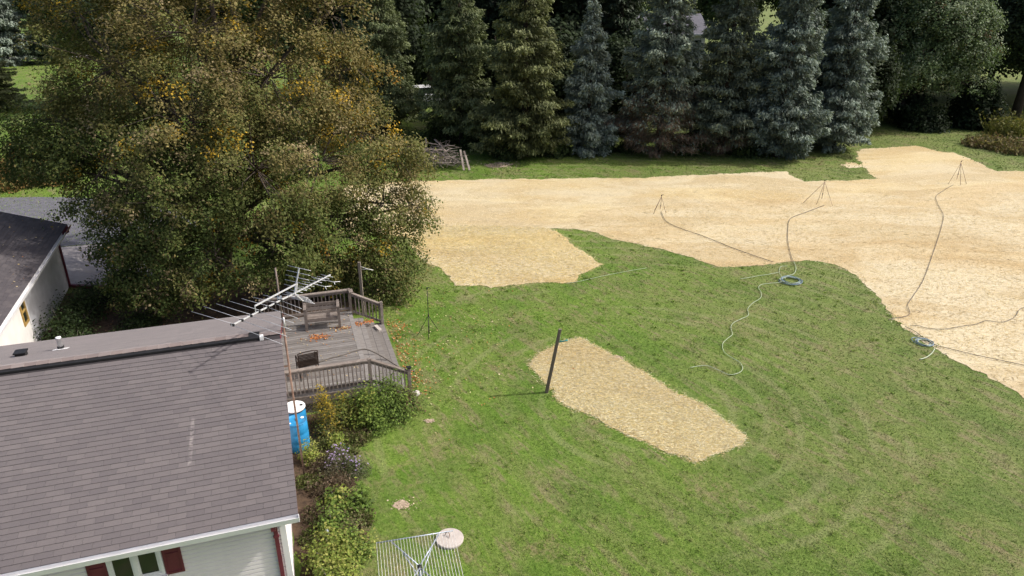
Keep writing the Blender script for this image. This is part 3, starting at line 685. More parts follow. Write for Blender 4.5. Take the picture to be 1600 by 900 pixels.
# ================================================================ THE DECK
def deck():
    d = empty('deck', HL(0, 0), YAW); tag(d, 'weathered grey wooden deck with railings and wide side steps', 'deck')
    X0, X1, Y0, Y1, Z = -.30, 2.22, 7.72, 13.30, .60
    XL = -.9
    fr = MB(); fr.box((X0 + .02, Y0 + .04, .28), (X1 - .04, Y0 + .08, Z - .03)); fr.box((X1 - .08, Y0 + .08, .2), (X1 - .04, Y1 - .08, Z - .03)); fr.box((XL, Y1 - .08, .2), (X1 - .04, Y1 - .04, Z - .03))
    for x in (0, .75, 1.5):
        fr.box((x, Y0 + .09, .40), (x + .04, Y1 - .09, Z - .031))
    fr.build('joist_frame', 'rail', d)
    y = Y0
    i = 0
    while y < Y1 - .02:                                    # each floor board
        xl = X0 if y < 9.5 else XL
        b = MB().box((xl, y + .006, Z - .03), (X1 - .13, min(y + .134, Y1), Z + random.uniform(-.003, .003)))
        b.build('deck_board', 'deck', d); y += .14; i += 1
    MB().box((X1 - .126, Y0, Z - .03), (X1 + .02, Y1, Z + .004)).build('deck_board', 'deck', d)
    MB().box((X0, Y0 - .035, Z - .27), (X1 + .02, Y0 - .004, Z - .005)).build('rim_board', 'rail', d)
    # side steps, three treads of two boards
    for k in range(3):
        zt = Z - .15 * (k + 1); xa = X1 + .03 + k * .36
        for j in range(2):
            MB().box((xa + j * .178 + .003, Y0 + .02, zt - .035), (xa + j * .178 + .174, Y1 - .42, zt)).build('tread', 'deck', d)
        MB().box((xa - .028, Y0 + .03, zt - .02 if k else zt), (xa - .002, Y1 - .44, zt + .112)).build('riser', 'rail', d)
    for yy in (Y0 + .06, (Y0 + Y1) / 2, Y1 - .5):
        st = MB()
        for k in range(3):
            xa = X1 + .03 + k * .36; st.box((xa, yy, 0), (xa + .33, yy + .04, Z - .15 * (k + 1) - .036))
        st.build('stringer', 'rail', d)
    # lattice skirt in front
    lt = MB(); n = 22
    for i in range(n):
        x = X0 + (X1 - X0) * i / n
        lt.bar((x, Y0 + .012, .0), (min(x + .33, X1), Y0 + .012, min(.33, X1 - x)), .03, .006, (0, 1, 0)); lt.bar((x, Y0 + .022, .33), (min(x + .33, X1), Y0 + .022, .33 - min(.33, X1 - x)), .03, .006, (0, 1, 0))
    lt.build('lattice', 'rail', d)
    for x, y in ((X0 + .1, Y0 + .08), (X1 - .15, Y0 + .08), (X1 - .15, Y1 - .15), (X0 + .1, Y1 - .15)):
        MB().box((x, y, 0), (x + .09, y + .09, Z - .032)).build('support_post', 'rail', d)
    def post(x, y, zb, zt, w=.10, cap=None):
        p = MB().box((x - w / 2, y - w / 2, zb), (x + w / 2, y + w / 2, zt)).build('post', 'rail', d, bevel=.006)
        if cap: MB().box((x - w * .7, y - w * .7, zt + .001), (x + w * .7, y + w * .7, zt + .035)).build('post_cap', cap, p)
        return p
    def rail(p, q, balus, zb, post_h=.86, rake=False):
        p = Vector(p); q = Vector(q); u = (q - p)
        up = Vector((0, 0, 1))
        MB().bar(p + up * post_h, q + up * post_h, .14, .038).build('top_rail', 'rail', d)
        MB().bar(p + up * (post_h - .075), q + up * (post_h - .075), .038, .085).build('rail_board', 'rail', d)
        MB().bar(p + up * .12, q + up * .12, .038, .085).build('rail_board', 'rail', d)
        m = max(2, int(u.length / balus)); base = None
        for i in range(1, m):
            c = p + u * (i / m)
            if base is None:
                base = MB().box((-.018, -.018, .08), (.018, .018, post_h - .033)).build('baluster', 'rail', d); o = base
            else:
                o = base.copy(); col.objects.link(o)
            o.location = c + Vector((-u.y, u.x, 0)).normalized() * -.040
    ny = Y0 + .05
    rail((X0, ny, Z), (X1 - .05, ny, Z), .115, Z)
    post(X1 + .0, ny, .1, Z + .90)
    rail((X1 + .05, ny, Z), (X1 + 1.12, ny, .04), .115, 0, .84)
    post(X1 + 1.16, ny, 0, .98, .10, 'black')
    fy = Y1 - .06
    rail((X1 - .05, fy, Z), (XL, fy, Z), .13, Z)
    post(X1 + .0, fy, .1, Z + .90)
    rail((X1 + .05, fy - .30, Z), (X1 + 1.10, fy - .42, .06), .13, 0, .84)
    post(X1 + 1.06, fy - .50, 0, 1.05, .10)
    MB().bar((X1 + .05, fy - .02, Z + .87), (X1 + .05, fy - .3, Z + .86), .14, .038).build('top_rail', 'rail', d)
    return d
deck()
DZ = .604
tag(MB().box((-.06, -.22, 0), (.06, .22, .07)).build('wood_block', 'pvc'), 'short pale wood offcut lying on the deck steps', 'wood block')
bpy.data.objects['wood_block'].location = HL(3.02, 12.05, .305); bpy.data.objects['wood_block'].rotation_euler.z = YAW + .25
bpy.data.objects['wood_block'].data.materials[0] = M['disc']

def bench():
    b = empty('bench', HL(1.15, 12.05, DZ), YAW + math.radians(-4)); tag(b, 'weathered wooden bench on the deck by the far railing', 'bench')
    w = .56
    for sx in (-1, 1):
        MB().box((sx * w - .045, -.05, 0), (sx * w + .045, .03, .80)).build('leg', 'rail', b); MB().box((sx * w - .04, .38, 0), (sx * w + .04, .46, .86)).build('leg', 'rail', b)
        MB().box((sx * w - .05, -.08, .802), (sx * w + .05, .40, .835)).build('arm_rest', 'rail', b)
    for k in range(4): MB().box((-w + .05, -.03 + k * .105, .40), (w - .05, .065 + k * .105, .435)).build('seat_slat', 'rail', b)
    for z in (.56, .72): MB().box((-w + .042, .40, z), (w - .042, .435, z + .12)).build('back_slat', 'rail', b)
    MB().box((-w + .05, -.035, .31), (w - .05, -.005, .398)).build('apron', 'rail', b)
bench()
def chair():
    c = empty('patio_chair', HL(.46, 8.95, DZ), YAW + math.radians(8)); tag(c, 'dark bronze metal slat chair on the deck', 'chair')
    w = .29
    for sx in (-1, 1):
        MB().tube([(sx * w, -.30, 0), (sx * w, -.22, .42), (sx * w, -.28, .72), (sx * w, -.33, .95)], .017, 8).build('back_post', 'bronze', c, True)
        MB().tube([(sx * w, .26, 0), (sx * w, .25, .40), (sx * w, .24, .62), (sx * w, .18, .655), (sx * w, -.26, .66)], .017, 8).build('arm_frame', 'bronze', c, True)
        MB().tube([(sx * w, .25, .40), (sx * w, -.22, .41)], .014, 6).build('seat_rail', 'bronze', c, True)
    for k in range(9): MB().box((-w, -.20 + k * .05, .405), (w, -.165 + k * .05, .418)).build('seat_slat', 'bronze', c)
    for k in range(9):
        z = .48 + k * .05; y = -.235 - .1 * (z - .45) / .5 - .03
        MB().box((-w, y, z), (w, y + .012, z + .034)).build('back_slat', 'bronze', c)
    MB().tube([(-w, -.33, .95), (-w * .5, -.34, .985), (w * .5, -.34, .985), (w, -.33, .95)], .017, 8).build('top_rail', 'bronze', c, True)
chair()
def hose(name, pts, r, mat, label, cat='hose', z=None, n=6, smooth=3):
    P = [Vector((p[0], p[1], (p[2] if len(p) > 2 else (r if z is None else z)))) for p in pts]
    out = []
    for i in range(len(P) - 1):
        a, b, c, d = P[max(i - 1, 0)], P[i], P[i + 1], P[min(i + 2, len(P) - 1)]
        for k in range(smooth * 2):
            t = k / (smooth * 2)
            out.append(.5 * ((2 * b) + (c - a) * t + (2 * a - 5 * b + 4 * c - d) * t * t + (3 * b - 3 * c + d - a) * t ** 3))
    out.append(P[-1])
    return tag(MB().tube(out, r, n).build(name, mat, None, True), label, cat)
hose('hose', [HL(*p) for p in ((0.81, 9.64, 0.62), (1.16, 9.79, 0.62), (1.58, 9.88, 0.62), (1.96, 10.03, 0.62), (2.26, 10.07, 0.62), (2.44, 9.99, 0.61), (2.67, 9.89, 0.50), (2.96, 9.69, 0.34), (3.24, 9.41, 0.20), (3.52, 9.33, 0.05), (3.78, 9.17, 0.02))],
     .022, 'hose_black', 'black hose running over the deck boards and down the steps')
tag(MB().tube([HL(-.15, 7.98, DZ + .02), HL(.62, 7.95, DZ + .02)], .017, 8).build('plastic_pipe', 'pvc', None, True), 'short white plastic pipe on the deck behind the near railing', 'pipe')

# ================================================================ ANTENNA
def antenna():
    MX, MY = .03, 4.70
    m = empty('antenna_mast', HL(MX, MY), YAW); tag(m, 'rusty steel antenna mast standing at the house end', 'mast')
    MB().tube([(0, 0, 0), (0, 0, 4.55)], .026, 10).build('lower_tube', 'rust', m, True)
    MB().tube([(0, 0, 4.53), (0, 0, 5.85)], .021, 10).build('upper_tube', 'mast_grey', m, True)
    MB().bar((-.30, 0, 3.3), (.03, 0, 3.3), .04, .03).build('wall_bracket', 'rust', m)
    MB().tube([(.03, -.05, 4.35), (.03, -.05, 4.62)], .02, 8).build('clamp', 'alum', m, True)
    zb = 5.08
    a = empty('tv_antenna', HL(MX, MY, zb), YAW); tag(a, 'bare aluminium rooftop television antenna with many rods', 'antenna')
    A = Vector((-1.02, -1.13, .0)); B = Vector((1.25, 1.12, .0)); ax = (B - A).normalized(); pr = Vector((-ax.y, ax.x, 0))
    MB().bar(A, B, .027, .027).build('boom', 'alum', a)
    L = (B - A).length
    spec = [(.01, 1.42), (.09, 1.30), (.17, 1.18), (.25, 1.02), (.33, .90), (.40, .76), (.46, .62)]
    for t, hl in spec:                                   # long rods in pairs
        for sg in (-1, 1):
            p = A + (B - A) * t + Vector((0, 0, .03 if sg > 0 else -.005))
            tip = p + pr * sg * hl * (.93 if sg > 0 else 1.1) + ax * (.04 * hl if sg > 0 else -.10 * hl) + Vector((0, 0, random.uniform(-.04, .02)))
            MB().tube([p, tip], .0052, 5).build('rod', 'alum', a, True)
        MB().bar(A + (B - A) * t - pr * .05, A + (B - A) * t + pr * .05, .035, .05).build('insulator', 'black', a)
    t = .54
    while t < .99:                                       # short rods
        p = A + (B - A) * t + Vector((0, 0, .02)); MB().tube([p - pr * .19, p + pr * .19], .006, 5).build('rod', 'alum', a, True); t += .042
    S0 = A + (B - A) * .22 + Vector((0, 0, .17)); S1 = A + (B - A) * .64 + Vector((0, 0, .20))
    MB().bar(S0, S1, .028, .028).build('support_boom', 'alum', a)
    MB().bar(S0, A + (B - A) * .22, .02, .02).build('strut', 'alum', a)
    MB().bar(S1, A + (B - A) * .62, .02, .02).build('strut', 'alum', a)
    up = A + (B - A) * .60
    for k, q in enumerate((Vector((0, 0, .55)), Vector((0, 0, -.30)))):      # corner reflector arms
        tip = up - ax * -.25 + q
        MB().bar(up, tip, .025, .025).build('reflector_arm', 'alum', a)
        for j in range(5):
            c = up + (tip - up) * (.25 + .75 * j / 4)
            MB().tube([c - pr * .36, c + pr * .36], .006, 5).build('rod', 'alum', a, True)
    for t, s in ((.80, 1), (.9, 1)):
        c = A + (B - A) * t - pr * .38 * s
        MB().tube([A + (B - A) * t, c], .006, 5).build('rod', 'alum', a, True)
        MB().tube([c + ax * .1 - pr * .12, c, c - ax * .1 - pr * .12], .008, 5).build('fork_tip', 'alum', a, True)
        c = A + (B - A) * t + pr * .34 * s
        MB().tube([A + (B - A) * t, c], .006, 5).build('rod', 'alum', a, True)
    MB().box((-.05, -.05, -.06), (.05, .05, .06)).build('clamp', 'galv', a)
antenna()

# ================================================================ BARRELS
def barrel(x, y, lid, label):
    b = empty('barrel', HL(x, y), YAW); tag(b, label, 'barrel', 'barrels by the deck')
    MB().lathe([(.26, 0), (.28, .02), (.285, .08), (.295, .28), (.287, .30), (.295, .32), (.297, .56), (.288, .58), (.297, .60), (.288, .82), (.275, .86), (.27, .885)], 32).build('body', 'blue', b, True)
    if lid == 'white':
        l_ = MB().lathe([(.292, .878), (.300, .89), (.300, .925), (.285, .93), (.272, .922), (.10, .922)], 32).build('lid', 'lidwhite', b, True)
        MB().lathe([(.303, .862), (.306, .87), (.306, .886), (.301, .889)], 32).build('clamp_ring', 'black', b, True)
        MB().lathe([(.04, .921), (.04, .935), (.03, .937)], 14, (.19, .02, 0)).build('bung', 'black', l_, True)
    else:
        l_ = MB().lathe([(.272, .886), (.285, .89), (.288, .91), (.275, .915), (.268, .897), (.10, .895)], 32).build('lid', 'blue', b, True)
        MB().lathe([(.045, .894), (.045, .91), (.035, .912)], 14, (.17, .10, 0)).build('bung', 'lidwhite', l_, True)
        MB().lathe([(.03, .894), (.03, .906), (.02, .908)], 14, (-.16, -.10, 0)).build('bung', 'lidwhite', l_, True)
        MB().bar((.0, -.02, .91), (.0, .10, .91), .014, .02).build('handle', 'black', l_)
barrel(-.03, 6.02, 'blue', 'blue plastic barrel with blue lid beside the house end')
barrel(-.04, 6.72, 'white', 'blue plastic barrel with white lid against the deck front')

# ================================================================ POSTS AND STANDS
pb = (1.06, 19.42, 0); pt = (1.44, 19.36, 2.24)
lp = empty('wooden_post', pb); tag(lp, 'leaning bare grey wooden post at the straw patch edge', 'post')
MB().hexa([(-.05, -.05, -.1), (.05, -.05, -.1), (.05, .05, -.1), (-.05, .05, -.1)], [(pt[0] - pb[0] + x, pt[1] - pb[1] + y, pt[2]) for x, y in ((-.045, -.045), (.045, -.045), (.045, .045), (-.045, .045))]).build('shaft', 'post', lp, bevel=.008)
MB().tube([(.33, .03, 1.90), (.40, .03, 1.90)], .012, 6).build('hook', 'galv', lp)
nz = empty('hose_nozzle', (*(1.82, 22.76), .02), .4); tag(nz, 'small teal hose nozzle lying at the straw patch corner', 'nozzle')
MB().tube([(-.16, 0, .02), (.10, 0, .03), (.16, 0, .03)], [.018, .022, .04], 8).build('barrel_tube', 'teal', nz, True); MB().tube([(-.05, 0, .03), (-.1, .09, .03)], .016, 6).build('grip', 'teal', nz, True)
bp = empty('wooden_post', HL(2.75, 14.1)); tag(bp, 'upright grey wooden post with white wire arm behind the deck', 'post')
MB().box((-.05, -.05, -.1), (.05, .05, 2.15)).build('shaft', 'post', bp, bevel=.006)
MB().tube([(.05, -.02, 1.98), (.3, -.06, 1.9), (.52, -.1, 1.87)], .012, 6).build('wire_arm', 'pvc', bp, True)
MB().tube([(.05, -.02, 1.86), (.3, -.06, 1.9)], .010, 6).build('wire_arm', 'pvc', bp, True)

def sprinkler(loc, h, feet, label, mat='hose_black', riser=None):
    s = empty('tripod_sprinkler', (loc[0], loc[1], 0)); tag(s, label, 'sprinkler', 'tripod sprinklers')
    MB().tube([(0, 0, riser if riser is not None else .25), (0, 0, h)], .013, 6).build('riser', mat, s, True)
    for fx, fy in feet:
        MB().tube([(0, 0, h * (.62 if riser == 0.02 else .96)), (fx, fy, 0)] if riser != 0.02 else [(0, 0, h * .42), (fx, fy, 0)], .010, 6).build('leg', mat, s, True)
    hd = MB().tube([(0, 0, h), (0, 0, h + .07)], .024, 8).build('head', 'black', s, True)
    MB().tube([(-.02, 0, h + .05), (.11, .0, h + .075)], .012, 6).build('nozzle', 'black', hd, True)
    MB().tube([(0, 0, h * .40), (0, 0, h * .46)], .024, 8).build('clamp', 'black', s, True)
sprinkler((-3.0, 23.4), 1.78, [(-.42, -.12), (.30, .32), (.02, -.42)], 'tall black tripod sprinkler standing on the lawn beside the deck', 'black', 0.02)
sprinkler((8.1, 37.9), .95, [(-.42, -.25), (-.25, .4), (.3, -.1)], 'low tripod sprinkler on the straw at the end of a straight dark hose', 'rust')
sprinkler((17.6, 39.7), 1.30, [(-1.0, .05), (-.35, -.25), (.42, -.6)], 'wide legged tripod sprinkler on the straw above the coiled blue hose', 'rust')
sprinkler((27.7, 44.0), 1.35, [(-.65, -.3), (0.0, -.5), (.55, -.2)], 'tripod sprinkler on the straw field near the tall weeds', 'rust')

# hoses on the ground
hose('hose', [(8.19, 38.09), (8.11, 36.41), (8.54, 35.26), (9.52, 33.89), (10.59, 32.08), (11.80, 30.43)], .013, 'hose_black', 'straight dark hose crossing the straw to the low tripod sprinkler', z=.055)
hose('hose', [(17.57, 39.16), (16.19, 37.97), (15.49, 37.40), (14.74, 36.63), (14.05, 34.96), (13.39, 33.05), (12.81, 30.91), (12.76, 30.51)], .012, 'hose_black', 'dark hose curving over straw below the wide legged tripod sprinkler', z=.055)
hose('hose', [(12.76, 30.51), (12.62, 29.88), (12.46, 29.43), (12.19, 28.99), (11.81, 28.77), (11.63, 28.42)], .013, 'hose_green', 'short pale green hose joining the blue coil to the straw', z=.05)
hose('hose', [(5.89, 20.90), (6.45, 21.03), (6.78, 20.73), (7.06, 20.44), (7.43, 20.57), (7.62, 20.86), (7.64, 21.24), (7.44, 21.60), (7.31, 22.00), (7.42, 22.57), (7.72, 23.00), (7.96, 23.30), (8.07, 23.87), (8.27, 24.24), (8.65, 24.57), (9.02, 24.90), (9.17, 25.47), (9.53, 26.01), (9.99, 26.50), (10.19, 27.07), (10.23, 27.53), (10.47, 27.87), (10.89, 28.00), (11.37, 28.14), (11.57, 28.63), (11.68, 29.28), (11.96, 29.88), (12.28, 29.96)], .010, 'hose_green', 'long pale green hose snaking across the lawn in S curves', z=.045)
hose('hose', [(11.62, 29.21), (11.10, 28.99), (10.67, 28.85), (10.16, 28.63), (9.74, 28.49)], .010, 'hose_green', 'faint pale hose end left of the blue coil', z=.04)
hose('hose', [(5.96, 29.73), (4.90, 29.28), (3.86, 28.77), (2.85, 28.21), (2.29, 28.00)], .007, 'hose_green', 'pale hose lying on the lawn beside the golden straw patch', z=.045)
hose('hose', [(27.21, 43.44), (25.24, 41.47), (24.52, 40.41), (23.80, 38.68), (23.25, 37.29), (22.15, 35.46), (20.90, 33.51), (19.20, 30.91), (17.45, 28.28), (16.18, 26.63), (15.57, 25.83), (15.24, 25.01), (14.83, 24.73), (14.43, 24.62), (14.16, 24.46)], .011, 'hose_black', 'long thin hose winding down the straw from the far tripod sprinkler', z=.055)
hose('hose', [(14.74, 24.03), (15.04, 23.97), (15.29, 23.76), (15.85, 23.71), (16.55, 23.92), (17.27, 24.13), (17.79, 24.40), (18.32, 24.29), (19.08, 24.73), (19.89, 25.53), (21.08, 25.71)], .010, 'hose_black', 'wavy dark hose on the straw above the second hose coil', z=.055)
hose('hose', [(14.50, 23.92), (14.67, 23.56), (14.71, 23.10), (14.81, 22.52), (15.15, 22.23), (15.94, 21.68), (17.04, 21.03), (18.18, 20.24)], .011, 'hose_black', 'dark hose running along the straw edge past the second hose coil', z=.055)
def coil(loc, r, label, loops=9, tilt=.0):
    c = empty('hose_coil', loc); tag(c, label, 'hose coil', 'coiled hoses')
    for k in range(loops):
        rr = r * (1 - .22 * random.random()); cx, cy = random.uniform(-.07, .07), random.uniform(-.07, .07); z0 = .02 + .009 * k
        ph = random.uniform(0, 6.28)
        P = [(cx + rr * math.cos(a) * (1 + .05 * math.sin(2 * a + ph)), cy + rr * math.sin(a), z0 + .02 * math.sin(a * 1.5 + ph)) for a in np.linspace(0, 6.283, 29)]
        MB().tube(P, .012, 5, False).build('loop', 'hose_blue' if k % 4 else 'hose_green', c, True)
coil((*(11.83, 28.28), 0), .46, 'round coil of blue hose on the lawn')
coil((*(14.57, 22.71), 0), .30, 'small tangled blue hose coil at the straw edge', 6)
hose('hose', [(13.79, 21.46), (14.08, 21.60), (14.40, 21.87), (14.68, 22.19)], .018, 'hose_green', 'short pale hose end below the small tangled coil', z=.04)
hose('hose', [HL(.95, 5.62, .05), HL(1.1, 5.75, .12), HL(1.18, 5.6, .06), HL(1.3, 5.55, .04)], .02, 'teal', 'short teal hose scrap in the garden bed')

# ================================================================ CLOTHES DRYER
def dryer():
    d = empty('clothes_dryer', HL(2.03, -.90), YAW + math.radians(-5)); tag(d, 'folding parallel line clothes dryer with steel frame on the lawn', 'clothes dryer')
    Z, w, q = 1.6, .77, .80
    MB().tube([(0, 0, 0), (0, 0, Z - .02)], .024, 10).build('post', 'galv', d, True)
    for sy in (-1, 1): MB().tube([(-w, sy * q, Z), (w, sy * q, Z)], .013, 8).build('rail', 'galv', d, True)
    for sx in (-1, 1):
        for sy in (-1, 1):
            MB().tube([(0, sy * .02, Z - .03), (sx * w * .64, sy * q, Z - .006)], .016, 6).build('arm', 'galv', d, True)
            MB().tube([(sx * .01, 0, Z - .30), (sx * w * .36, sy * q * .55, Z - .035)], .013, 6).build('brace', 'galv', d, True)
    MB().lathe([(.035, Z - .09), (.042, Z - .08), (.042, Z + .0), (.025, Z + .01)], 12).build('hub', 'black', d, True)
    MB().lathe([(.032, Z - .34), (.036, Z - .33), (.036, Z - .27), (.026, Z - .26)], 12).build('collar', 'black', d, True)
    for k in range(27):
        x = -w + 2 * w * k / 26
        MB().tube([(x, -q, Z + .012), (x, 0, Z + .004 - .008 * math.sin(k)), (x, q, Z + .012)], .0034, 4).build('line', 'pvc', d, True)
dryer()
tl = empty('well_cover', (*(-1.44, 13.01), 0)); tag(tl, 'round pale concrete cover set in the lawn by the clothes dryer', 'well cover')
MB().lathe([(.318, -.02), (.324, .045), (.312, .062), (.10, .066)], 40).build('slab', 'disc', tl, False)
MB().tube([(-.10, .08, .06), (-.10, .08, .13), (-.02, .06, .15), (.0, .02, .12), (-.02, -.03, .06)], .010, 6).build('handle', 'rust', tl, True)
tag(MB().tube([HL(.42, 2.05, 0), HL(.42, 2.05, .42)], .03, 10).build('white_pipe_stub', 'galv', None, True), 'short grey pipe stub standing among the plants by the house corner', 'pipe')

# ================================================================ TREES
def spruce_parts(h, R, nq, base, name, dead=.0, dead_col=(.185, .135, .095), bare=.04, qs=1.0, droop=.22):
    """trunk mesh object and crown mesh object of one spruce, in local coordinates"""
    t = MB().tube([(0, 0, -.1), (0.03, 0, h * .5), (0, 0, h * .98)], [R * .065 + .03, R * .04 + .02, .015], 8)
    nw = int(h / .36); bz, ba, bl, bd = [], [], [], []
    for k in range(nw):
        f = (k + .5) / nw; z = h * (bare + (1 - bare) * f)
        m = int(round(9 - 3 * f)); a0 = rng.uniform(0, 6.28)
        prof = (1 - f) ** .75 * (.86 + .14 * math.sin(f * 23 + h)) * min(1, (f + .11) / .16)
        for j in range(m):
            L = R * prof * rng.uniform(.62, 1.16) * (1 + .15 * math.sin(a0 * 0 + 6.283 * j / m + h * 7) + .10 * math.sin(3 * 6.283 * j / m + R * 31 + z * .8)) + .12
            bz.append(z + rng.uniform(-.30, .30)); ba.append(a0 + 6.283 * j / m + rng.normal(0, .16)); bl.append(L); bd.append(droop * rng.uniform(.5, 1.5) * (1.15 - f))
            if rng.random() < .22: t.tube([(0, 0, bz[-1]), (math.cos(ba[-1]) * L * .6, math.sin(ba[-1]) * L * .6, bz[-1] - bd[-1] * L * .35)], [.03, .008], 4, False)
    bz, ba, bl, bd = map(np.array, (bz, ba, bl, bd))
    p = bl ** 1.55; p /= p.sum(); b = rng.choice(len(bz), nq, p=p)
    u = rng.random(nq); tt = .16 + .84 * u ** .62
    L = bl[b]; a = ba[b]; d = bd[b]
    rad = np.column_stack([np.cos(a), np.sin(a), np.zeros(nq)]); tan = np.column_stack([-np.sin(a), np.cos(a), np.zeros(nq)])
    side = rng.choice([-1., 1.], nq); s = rng.random(nq) ** .8
    wid = (.34 * L * (1.08 - tt) ** .75 + .10)
    z = bz[b] - d * L * tt * (1 - .62 * tt) - (s * wid) * .30 - rng.random(nq) ** 2 * .16
    C = rad * (L * tt + s * wid * .5)[:, None] + tan * (side * s * wid)[:, None]; C[:, 2] = z
    C += rng.normal(0, 1, C.shape) * np.array([.05, .05, .10])
    dr = unit(rad * rng.uniform(.5, 1.1, nq)[:, None] + tan * (side * rng.uniform(.1, 1.0, nq))[:, None] + np.column_stack([np.zeros(nq), np.zeros(nq), rng.normal(-.22, .30, nq)]))
    hang = rng.random(nq) < .38; dr[hang, 2] -= .9; dr = unit(dr)
    up = unit(np.column_stack([rng.normal(0, .62, nq), rng.normal(0, .62, nq), np.ones(nq)]))
    V = unit(np.cross(up, dr)) * (rng.uniform(.030, .060, nq) * qs)[:, None]; U = dr * (rng.uniform(.075, .17, nq) * qs)[:, None]
    br = rng.random(len(bz)) * .35 + .82
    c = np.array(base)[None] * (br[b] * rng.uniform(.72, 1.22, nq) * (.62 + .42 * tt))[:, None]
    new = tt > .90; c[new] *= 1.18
    if dead:
        k = (z < h * dead) & (rng.random(nq) < np.clip(1.25 - z / (h * dead), 0, .92)); c[k] = np.array(dead_col) * rng.uniform(.6, 1.3, (k.sum(), 1)); V[k] *= .35; U[k] *= 1.3
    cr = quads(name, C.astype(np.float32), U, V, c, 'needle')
    return t, cr
def make_spruce(loc, h, R, nq, base, label, group, rz=0, **kw):
    o = empty('spruce_tree', loc, rz); tag(o, label, 'tree', group)
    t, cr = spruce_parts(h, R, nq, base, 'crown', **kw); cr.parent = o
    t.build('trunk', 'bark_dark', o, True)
    return o
def dup(o, loc, rz, sc, label, group):
    c = copy_tree(o); c.location = loc; c.rotation_euler = (0, 0, rz); c.scale = sc if hasattr(sc, '__len__') else (sc, sc, sc)
    c['label'] = label; c['group'] = group; return c
ROW = 'row of spruces behind the straw field'
BLUE, BLUE2, GREEN, GREEN2, OLIVE = (.225, .272, .222), (.185, .225, .170), (.095, .125, .055), (.130, .158, .068), (.140, .158, .062)
spA = make_spruce((*(-3.79, 54.65), 0), 18, 3.1, 42000, GREEN2, 'dark green spruce with gaps standing behind the brush pile', ROW, .3, bare=.10, droop=.28)
spC = make_spruce((*(0.92, 51.49), 0), 17.5, 3.8, 60000, OLIVE, 'broad olive green spruce beside the slim blue spruce', ROW, 1.1)
spD = make_spruce((*(5.53, 52.50), 0), 10.6, 2.6, 34000, BLUE, 'slim silvery blue spruce with its tip in view', ROW, 2.0)
spE = make_spruce((*(10.60, 52.09), 0), 17.0, 3.5, 58000, BLUE2, 'blue green spruce with brown dead lower branches', ROW, .7, dead=.30)
spF = make_spruce((*(15.12, 52.09), 0), 16.5, 3.15, 54000, (.150, .182, .125), 'grey green spruce between the dead branched spruce and a blue one', ROW, 2.9, dead=.12)
spG = make_spruce((*(18.83, 51.09), 0), 17.5, 3.1, 56000, (.165, .208, .168), 'dense blue spruce reaching to the ground beside the grass notch', ROW, 1.7)
spH = dup(spG, (*(23.94, 53.77), 0), 4.1, (1.03, .95, 1.0), 'dense blue spruce standing beside the round maple', ROW)
spB = dup(spA, (*(-10.07, 57.44), 0), 2.2, 1.0, 'green spruce half hidden by the big brown leaved tree', ROW)
dup(spD, (*(-72.44, 108.06), 0), .4, (1.9, 1.9, 1.5), 'blue spruce standing alone at the edge of the far lawn', 'spruces beyond the driveway')
dup(spC, (*(-49.44, 70.36), 0), .9, (.85, .85, .5), 'green spruce beyond the driveway in front of a blue spruce', 'spruces beyond the driveway')

def leaf_cloud(tips, n_per, sig, size, palette, weights, droop=.5, out_c=None, vary=.3, hue_noise=None):
    n = len(tips) * n_per
    base = np.repeat(tips, n_per, 0)
    C = base + rng.normal(0, 1, (n, 3)) * sig
    C[:, 2] -= rng.random(n) ** 1.5 * droop * np.mean(sig) * 3
    nrm = rdir(n) * .8; nrm[:, 2] = np.abs(nrm[:, 2]) + .35
    nrm += unit(C - base + np.array([0, 0, .1])) * .5
    if out_c is not None: nrm += unit(C - out_c) * .6
    nrm = unit(nrm); d = perp(nrm); d[:, 2] -= .35; d = unit(d)
    s = size * rng.uniform(.65, 1.35, n)
    U = d * s[:, None]; V = unit(np.cross(nrm, d)) * (s * rng.uniform(.5, .75, n))[:, None]
    pal = np.array(palette)
    w = np.array(weights) if hue_noise is None else None
    if hue_noise is None: ti = rng.choice(len(pal), len(tips), p=w / w.sum())
    else: ti = hue_noise
    k = np.repeat(ti, n_per); sw = rng.random(n) < .22
    alt = rng.choice(ti, sw.sum()); k[sw] = np.where(alt < 4, alt, k[sw])
    c = pal[k] * rng.uniform(1 - vary, 1 + vary, (n, 1)) * np.repeat(rng.uniform(.85, 1.15, len(tips)), n_per)[:, None]
    return C, U, V, c

